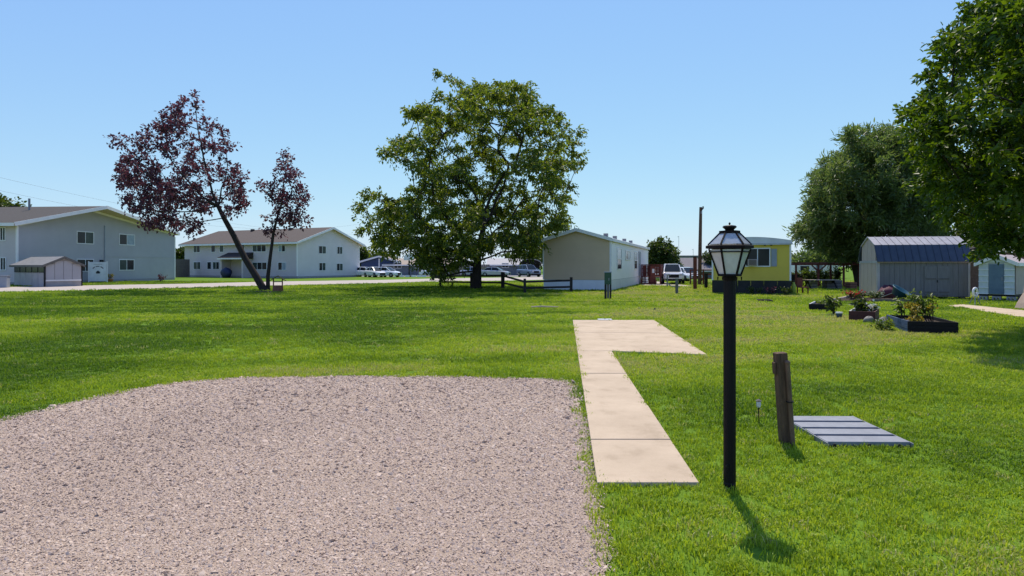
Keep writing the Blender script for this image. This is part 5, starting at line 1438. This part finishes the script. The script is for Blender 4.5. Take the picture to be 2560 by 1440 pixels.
for k, (dx, w_, h_, mt, lab) in enumerate(((0, .45, .55, 'stone', 'pale grey crate stacked before the pergola posts'), (1.3, 1.1, .62, 'grey_post', 'wide grey timber crate in front of the pergola'), (2.5, .5, .5, 'terracotta', 'rusty brown crate at the right end of the pergola clutter'))):
    c_ = thing('storage_crate', lab, 'crate', (X + dx, Y - .2*k, 0), .1)
    for j in range(3):
        z0 = h_*j/3 + .01; mb = MB(); mb.box(-w_/2, -.3, z0, w_/2, -.27, z0 + h_/3 - .03); mb.box(-w_/2, .27, z0, w_/2, .3, z0 + h_/3 - .03)
        mb.box(-w_/2, -.268, z0, -w_/2 + .03, .268, z0 + h_/3 - .03); mb.box(w_/2 - .03, -.268, z0, w_/2, .268, z0 + h_/3 - .03); mb.build('slat', M[mt], c_)
    mb = MB(); mb.box(-w_/2 + .032, -.265, .01, w_/2 - .032, .265, h_*.9); mb.build('contents', M['dark'], c_)
X, Y = ground(2085, 728)
tbl = thing('picnic_table', 'pale topped low table with dark legs near the feathery tree trunk', 'table', (X, Y + 3, 0), 0)
for k in range(4):
    mb = MB(); mb.box(-.2, k*.2, .62, 2.0, k*.2 + .185, .66); mb.build('plank', M['driftwood'], tbl)
for x in (0, 1.8):
    mb = MB(); mb.bar((x, -.1, 0), (x, .45, .618), .07, .07); mb.bar((x, .9, 0), (x, .35, .618), .07, .07); mb.build('leg', M['dark'], tbl)
for k, (dx, dy_, h_, lab) in enumerate(((.3, 3.0, 1.5, 'dark shrub behind the left end of the pergola, beside the yellow home'), (1.9, 3.6, 1.3, 'dark shrub behind the middle posts of the pergola'), (3.3, 2.9, 1.25, 'dark shrub behind the right posts of the pergola'), (4.7, 3.4, 1.5, 'dark shrub between the pergola and the feathery tree trunk'))):
    plant(lab, 'plant', (PX + dx, PY + dy_, 0), 16, h_, .75, 620, .17, 'leaf_far', 191 + k, lw=.6)
bx_ = thing('bench_swing', 'dark swing bench hanging frame under the pergola beams', 'swing bench', (PX + .8, PY + 1.0, 0), -.12)
mb = MB(); mb.box(-.6, -.2, .42, .6, .2, .47); mb.build('seat', M['fence'], bx_)
mb = MB(); mb.box(-.6, .2, .473, .6, .25, .95); mb.build('backrest', M['fence'], bx_)
for x in (-.58, .58):
    mb = MB(); mb.box(x-.03, -.22, 0, x+.03, .26, .418); mb.build('leg', M['fence'], bx_)
plant('dark leafy shrub under the pergola', 'plant', (PX + 1.2, PY + .9, 0), 12, 1.2, .7, 420, .16, 'leaf_far', 91, lw=.6)
plant('yellow green shrub behind the pergola posts', 'plant', (PX + 2.6, PY + 3.4, 0), 12, 1.5, .8, 420, .18, 'leaf_garden', 92, lw=.6)
for k, (px, py, r, lab) in enumerate(((1885, 737, .3, 'dark leafy clump growing against the dark skirting of the yellow home, centre'), (1925, 738, .34, 'maroon leaved clump against the skirting at the right of the yellow home'), (1962, 739, .28, 'dark clump at the right corner of the yellow home'))):
    X, Y = ground(px, py)
    plant(lab, 'plant', (X, Y - .1, 0), 10, .45, r*1.3, 180, .11, 'leaf_purple' if k == 1 else 'leaf_far', 95 + k)

# ------------------------------------------------------------------ small things at the left
X, Y = ground(688, 729)
bw = thing('wishing_well', 'small rusty brown wooden well with a mossy roof at the foot of the purple trees', 'garden ornament', (X + .15, Y + .05, 0), .3)
mb = MB(); mb.lathe([(.30, 0), (.32, .05), (.30, .38), (.26, .38), (.25, .2)], 14); mb.build('tub', M['terracotta'], bw)
for x in (-.26, .26):
    mb = MB(); mb.box(x-.035, -.035, .1, x+.035, .035, .80); mb.build('post', M['terracotta'], bw)
mb = MB(); mb.prism([(-.48, .66), (0, .96), (.48, .66), (.48, .70), (0, 1.01), (-.48, .70)], -.3, .3); mb.build('roof', M['moss'], bw)
mb = MB(); mb.tube([(-.26, 0, .62), (.26, 0, .62)], .03, 8); mb.build('axle', M['driftwood'], bw)
X, Y = ground(660, 730)
mb = MB(); mb.blob((0, 0, 0), (1.6, .75, .07), 12, 24, 8, .05)
tag(mb.build('mulch_ring', M['soil'], smooth=True), 'low bare soil ring round the feet of the purple trees', 'soil patch').location = (X + .3, Y - .1, 0)
X, Y = ground(275, 706)
plant('yellow green flowering plant in a pot before the apartment wall', 'plant', (X, Y, .32), 8, .55, .35, 150, .14, 'leaf_gold', 97)
pp2 = thing('plant_pot', 'terracotta pot under the yellow green plant by the notice board', 'pot', (X, Y, 0))
mb = MB(); mb.lathe([(.2, 0), (.28, .3), (.3, .36), (.25, .36), (.23, .28)], 14); mb.build('pot', M['plastic_pot'], pp2, smooth=True)
mb = MB(); mb.lathe([(.24, .27), (.01, .3)], 14); mb.build('soil', M['soil'], pp2)
X, Y = ground(404, 705)
plant('small dark shrub standing alone before the right end of the apartment gable', 'plant', (X, Y, 0), 9, .75, .42, 150, .16, 'leaf_purple', 98)
X, Y = ground(2, 719)
acu = thing('utility_cabinet', 'grey utility cabinet cut by the left edge of the picture', 'cabinet', (X, Y, 0), .4)
mb = MB(); mb.box(-.45, -.35, 0, .45, .35, .82); mb.build('body', M['grey_box'], acu, bevel=.02)
mb = MB(); mb.box(-.48, -.38, .822, .48, .38, .88); mb.build('lid', M['galv'], acu)

# overhead cables and masts
for k, (a, b, sag) in enumerate(((((-200, 430), 60), ((900, 560), 130), 3.0), (((-200, 395), 62), ((980, 585), 140), 2.5))):
    p, q = at(*a[0], a[1]), at(*b[0], b[1])
    pts = [p.lerp(q, t/20) - Vector((0, 0, sag * 4 * (t/20) * (1 - t/20))) for t in range(21)]
    mb = MB(); mb.tube(pts, .010, 5)
    tag(mb.build('overhead_cable', M['cable']), ('lower' if k == 0 else 'upper') + ' thin overhead cable crossing the sky above the left apartment roof', 'cable')
for k, (px, pyt, Y) in enumerate(((1697, 590, 240), (1733, 622, 260))):
    X = (px - CX) / F * Y; zt = EYE + (HZ - pyt) / F * Y
    e = thing('radio_mast', ('taller' if k == 0 else 'shorter') + ' thin radio mast on the horizon behind the white truck', 'mast', (X, Y, 0))
    mb = MB(); mb.tube([(0, 0, 0), (0, 0, zt)], [.10, .06], 6); mb.build('mast', M['galv'], e)
    mb = MB(); mb.box(-.5, -.05, zt - .4, 0, .05, zt - .25); mb.build('antenna', M['galv'], e)

# ------------------------------------------------------------------ grass and gravel
def proto_collection(name, meshes):
    c = bpy.data.collections.new(name)
    for i, me in enumerate(meshes):
        o = bpy.data.objects.new(f'{name}_{i:02d}', me); c.objects.link(o)
    return c

def scatter(name, P, rot, scl, tone, idx, coll, m):
    me = bpy.data.meshes.new(name)
    me.vertices.add(len(P)); me.vertices.foreach_set('co', P.astype(np.float32).ravel())
    for nm, ty, arr, key in (('rot', 'FLOAT_VECTOR', rot, 'vector'), ('scl', 'FLOAT_VECTOR', scl, 'vector'), ('tone', 'FLOAT', tone, 'value'), ('idx', 'INT', idx, 'value')):
        a = me.attributes.new(nm, ty, 'POINT'); a.data.foreach_set(key, np.ascontiguousarray(arr, np.int32 if ty == 'INT' else np.float32).ravel())
    me.materials.append(m)
    o = bpy.data.objects.new(name, me); COL.objects.link(o)
    ng = bpy.data.node_groups.new(name, 'GeometryNodeTree')
    ng.interface.new_socket('Geometry', in_out='INPUT', socket_type='NodeSocketGeometry')
    ng.interface.new_socket('Geometry', in_out='OUTPUT', socket_type='NodeSocketGeometry')
    gi, go = ng.nodes.new('NodeGroupInput'), ng.nodes.new('NodeGroupOutput')
    ip = ng.nodes.new('GeometryNodeInstanceOnPoints'); ci = ng.nodes.new('GeometryNodeCollectionInfo')
    ci.inputs['Collection'].default_value = coll; ci.inputs['Separate Children'].default_value = True; ci.inputs['Reset Children'].default_value = True
    def na(nm, ty):
        n = ng.nodes.new('GeometryNodeInputNamedAttribute'); n.data_type = ty; n.inputs[0].default_value = nm
        return n.outputs[0]
    L = ng.links
    L.new(gi.outputs[0], ip.inputs['Points']); L.new(ci.outputs[0], ip.inputs['Instance'])
    ip.inputs['Pick Instance'].default_value = True
    L.new(na('idx', 'INT'), ip.inputs['Instance Index'])
    L.new(na('rot', 'FLOAT_VECTOR'), ip.inputs['Rotation']); L.new(na('scl', 'FLOAT_VECTOR'), ip.inputs['Scale'])
    L.new(ip.outputs[0], go.inputs[0])
    md = o.modifiers.new('scatter', 'NODES'); md.node_group = ng
    o['kind'] = 'stuff'
    return o

def tuft(seed, n=26, rad=.075, h=.047, wd=.0038):
    R = np.random.default_rng(seed)
    V, Fc = [], []
    for k in range(n):
        a = R.uniform(0, 6.28); r = rad * math.sqrt(R.random())
        b = np.array([r*math.cos(a), r*math.sin(a), -.005])
        la = R.uniform(0, 6.28); hh = h * R.uniform(.5, 1.15); lean = hh * R.uniform(.15, 1.0)
        d = np.array([math.cos(la), math.sin(la), 0]); s = np.array([-d[1], d[0], 0])
        fa = R.uniform(-.9, .9); s = s*math.cos(fa) + d*math.sin(fa)
        w_ = wd * R.uniform(.7, 1.3)
        m_ = b + d*lean*.35 + np.array([0, 0, hh*.62]); t = b + d*lean + np.array([0, 0, hh*(1 - .25*lean/hh)])
        i = len(V)
        V += [b - s*w_, b + s*w_, m_ + s*w_*.8, m_ - s*w_*.8, t]
        Fc += [(i, i+1, i+2, i+3), (i+3, i+2, i+4)]
    me = bpy.data.meshes.new('tuft'); me.from_pydata([tuple(v) for v in V], [], Fc); me.materials.append(M['grass'])
    return me

coll_near = proto_collection('grass_tuft_near', [tuft(i) for i in range(8)])
coll_far = proto_collection('grass_tuft_far', [tuft(50 + i, n=30, rad=.17, h=.055, wd=.010) for i in range(6)])

def vnoise(X, Y, sc, seed):
    R = np.random.default_rng(seed); G = R.random((64, 64))
    x, y = X/sc, Y/sc; xi, yi = np.floor(x).astype(int), np.floor(y).astype(int); fx, fy = x - xi, y - yi
    fx, fy = fx*fx*(3-2*fx), fy*fy*(3-2*fy)
    g = lambda a, b: G[a % 64, b % 64]
    return (g(xi, yi)*(1-fx) + g(xi+1, yi)*fx)*(1-fy) + (g(xi, yi+1)*(1-fx) + g(xi+1, yi+1)*fx)*fy

KEEP_OUT = [[(gx0 - .0, gy0 - .0), (gx1 + .0, gy0), (gx1, gy1), (gx0, gy1)]]
for e_, w_, d_ in ((b1, w1, 2.0), (b2, w2, 1.6), (b3, w3, 1.9)):
    KEEP_OUT.append([loc_in(e_, x, y, 0)[:2] for x, y in ((0, 0), (w_, 0), (w_, d_), (0, d_))])
KEEP_OUT.append(SIDE)
for h in (H1, H2, S1, S2, B):
    KEEP_OUT.append([tuple(h.O), tuple(h.O + h.ux*h.W), tuple(h.O + h.ux*h.W + h.uy*h.L), tuple(h.O + h.uy*h.L)])
ROADP = [ground(*p) for p in near_px] + [ground(*p) for p in reversed(far_px)]
DRIVEP = [ground(1612, 714), ground(1745, 717), (15, 62), (9.5, 62)]

def grass_points(y0, y1, dens, marg, seed):
    R = np.random.default_rng(seed)
    xmax = .86 * y1 + marg
    n = int(2*xmax*(y1-y0)*dens)
    X = R.uniform(-xmax, xmax, n); Y = R.uniform(y0, y1, n)
    k = np.abs(X) < .86*Y + marg
    X, Y = X[k], Y[k]
    edge = (vnoise(X, Y, .35, 5) - .5) * .09
    bad = in_poly(X, Y, GRAV) & (dist_poly(X, Y, GRAV) > .05 + edge)
    bad |= in_poly(X, Y, PATHPOLY) & (dist_poly(X, Y, PATHPOLY) > .012)
    for poly in KEEP_OUT + [ROADP, DRIVEP]:
        bad |= in_poly(X, Y, poly)
    return X[~bad], Y[~bad], R

def make_grass(name, bands, coll, nproto, sbase):
    PX_, PY_, S_ = [], [], []
    for i, (y0, y1, dens, s) in enumerate(bands):
        X, Y, R = grass_points(y0, y1, dens, 2.5, 100 + i + nproto)
        PX_.append(X); PY_.append(Y); S_.append(np.full(len(X), s))
    X, Y, S = map(np.concatenate, (PX_, PY_, S_)); n = len(X); R = np.random.default_rng(9)
    big = vnoise(X, Y*1.0 + X*.25, 4.2, 1)*.5 + vnoise(X, Y, 1.3, 2)*.3 + vnoise(X, Y, .45, 3)*.2
    tone = np.clip(.06 + (big - .25)*1.15 + R.normal(size=n)*.06 + np.clip(X/20, -.16, .18), 0, .95)
    streak = vnoise(X*.30 + Y*.06, Y*1.25 - X*.18, 1.0, 21)*.6 + vnoise(X*.12, Y*.55 - X*.07, 1.0, 22)*.4
    tone = np.clip(tone + (streak - .5)*.85, 0, .95)
    tone = np.where(R.random(n) < .012, 1.0, tone)
    hgt = .75 + vnoise(X, Y, .8, 4)*.6 + (streak - .5)*.3
    for bx_, by_ in ((LX, LY), (WX, WY), (gx0, gy0 + .4), (gx0 + .4, gy0)):       # the mower misses the foot of posts and panel
        hgt = hgt * (1 + .7*np.exp(-((X - bx_)**2 + (Y - by_)**2) / .10**2))
    P = np.stack([X, Y, np.zeros(n)], 1)
    rot = np.stack([R.normal(size=n)*.12, R.normal(size=n)*.12, R.uniform(0, 6.28, n)], 1)
    sc_ = S * R.uniform(.8, 1.25, n)
    scl = np.stack([sc_, sc_, sc_*hgt], 1)
    print(name, n)
    return scatter(name, P, rot, scl, tone, R.integers(0, nproto, n), coll, M['grass'])
make_grass('lawn_grass', [(1.8, 6.0, 260, .9), (6.0, 10.0, 170, 1.05), (10, 16, 90, 1.3)], coll_near, 8, 1)
make_grass('distant_lawn_grass', [(15.5, 24, 34, .95), (24, 36, 20, 1.2), (36, 62, 9, 1.6)], coll_far, 6, 1)

# gravel stones
def pebble(seed):
    import bmesh
    bm = bmesh.new(); bmesh.ops.create_icosphere(bm, subdivisions=1, radius=1.0)
    R = random.Random(seed)
    for v in bm.verts: v.co = v.co * R.uniform(.72, 1.2); v.co.z *= .36
    me = bpy.data.meshes.new('pebble'); bm.to_mesh(me); bm.free()
    return me
pm = bpy.data.materials.new('gravel_stone'); pm.use_nodes = True
nt = pm.node_tree; b = nt.nodes['Principled BSDF']
an = nn(nt, 'ShaderNodeAttribute', attribute_type='INSTANCER', attribute_name='tone')
rp = nn(nt, 'ShaderNodeValToRGB'); cr = rp.color_ramp
cr.elements[0].position = 0; cr.elements[0].color = (.24, .175, .13, 1)
cr.elements[1].position = 1; cr.elements[1].color = (.74, .60, .46, 1)
for p_, c_ in ((.25, (.41, .31, .242, 1)), (.6, (.52, .395, .305, 1)), (.85, (.59, .465, .35, 1)), (.93, (.58, .40, .31, 1))):
    e = cr.elements.new(p_); e.color = c_
nt.links.new(an.outputs['Fac'], rp.inputs[0]); nt.links.new(rp.outputs[0], b.inputs['Base Color']); b.inputs['Roughness'].default_value = .85
pms = []
for i in range(8):
    me = pebble(i); me.materials.append(pm); pms.append(me)
coll_p = proto_collection('gravel_pebble', pms)
PXs, PYs, Ss = [], [], []
for y0, y1, dens, s in ((1.8, 4.5, 9500, .0050), (4.5, 6.5, 5200, .0063), (6.5, 9.2, 2400, .0085)):
    R = np.random.default_rng(int(y0*10)); xm = .86*y1 + 1.5
    n = int((xm + 1.2)*(y1-y0)*dens); X = R.uniform(-xm, 1.2, n); Y = R.uniform(y0, y1, n)
    k = (np.abs(X) < .86*Y + 1.2)
    X, Y = X[k], Y[k]
    ins = in_poly(X, Y, GRAV); dd = dist_poly(X, Y, GRAV)
    k = ins | (dd < np.abs(R.normal(size=len(X)))*.035)
    PXs.append(X[k]); PYs.append(Y[k]); Ss.append(np.full(k.sum(), s))
X, Y, S = map(np.concatenate, (PXs, PYs, Ss)); n = len(X); R = np.random.default_rng(77)
print('gravel', n)
sc_ = S * np.exp(R.normal(size=n)*.40)
P = np.stack([X, Y, .012 + sc_*.12], 1)
tone = np.clip(R.normal(size=n)*.11 + .55 + (vnoise(X, Y, 1.6, 8) - .5)*.3 + (vnoise(X, Y, .5, 18) - .5)*.16, 0, 1)
scatter('gravel', P, R.uniform(0, 6.28, (n, 3))*np.array([.15, .15, 1]), np.stack([sc_*R.uniform(.8, 1.5, n), sc_, sc_*R.uniform(.7, 1.1, n)], 1), tone, R.integers(0, 8, n), coll_p, pm)
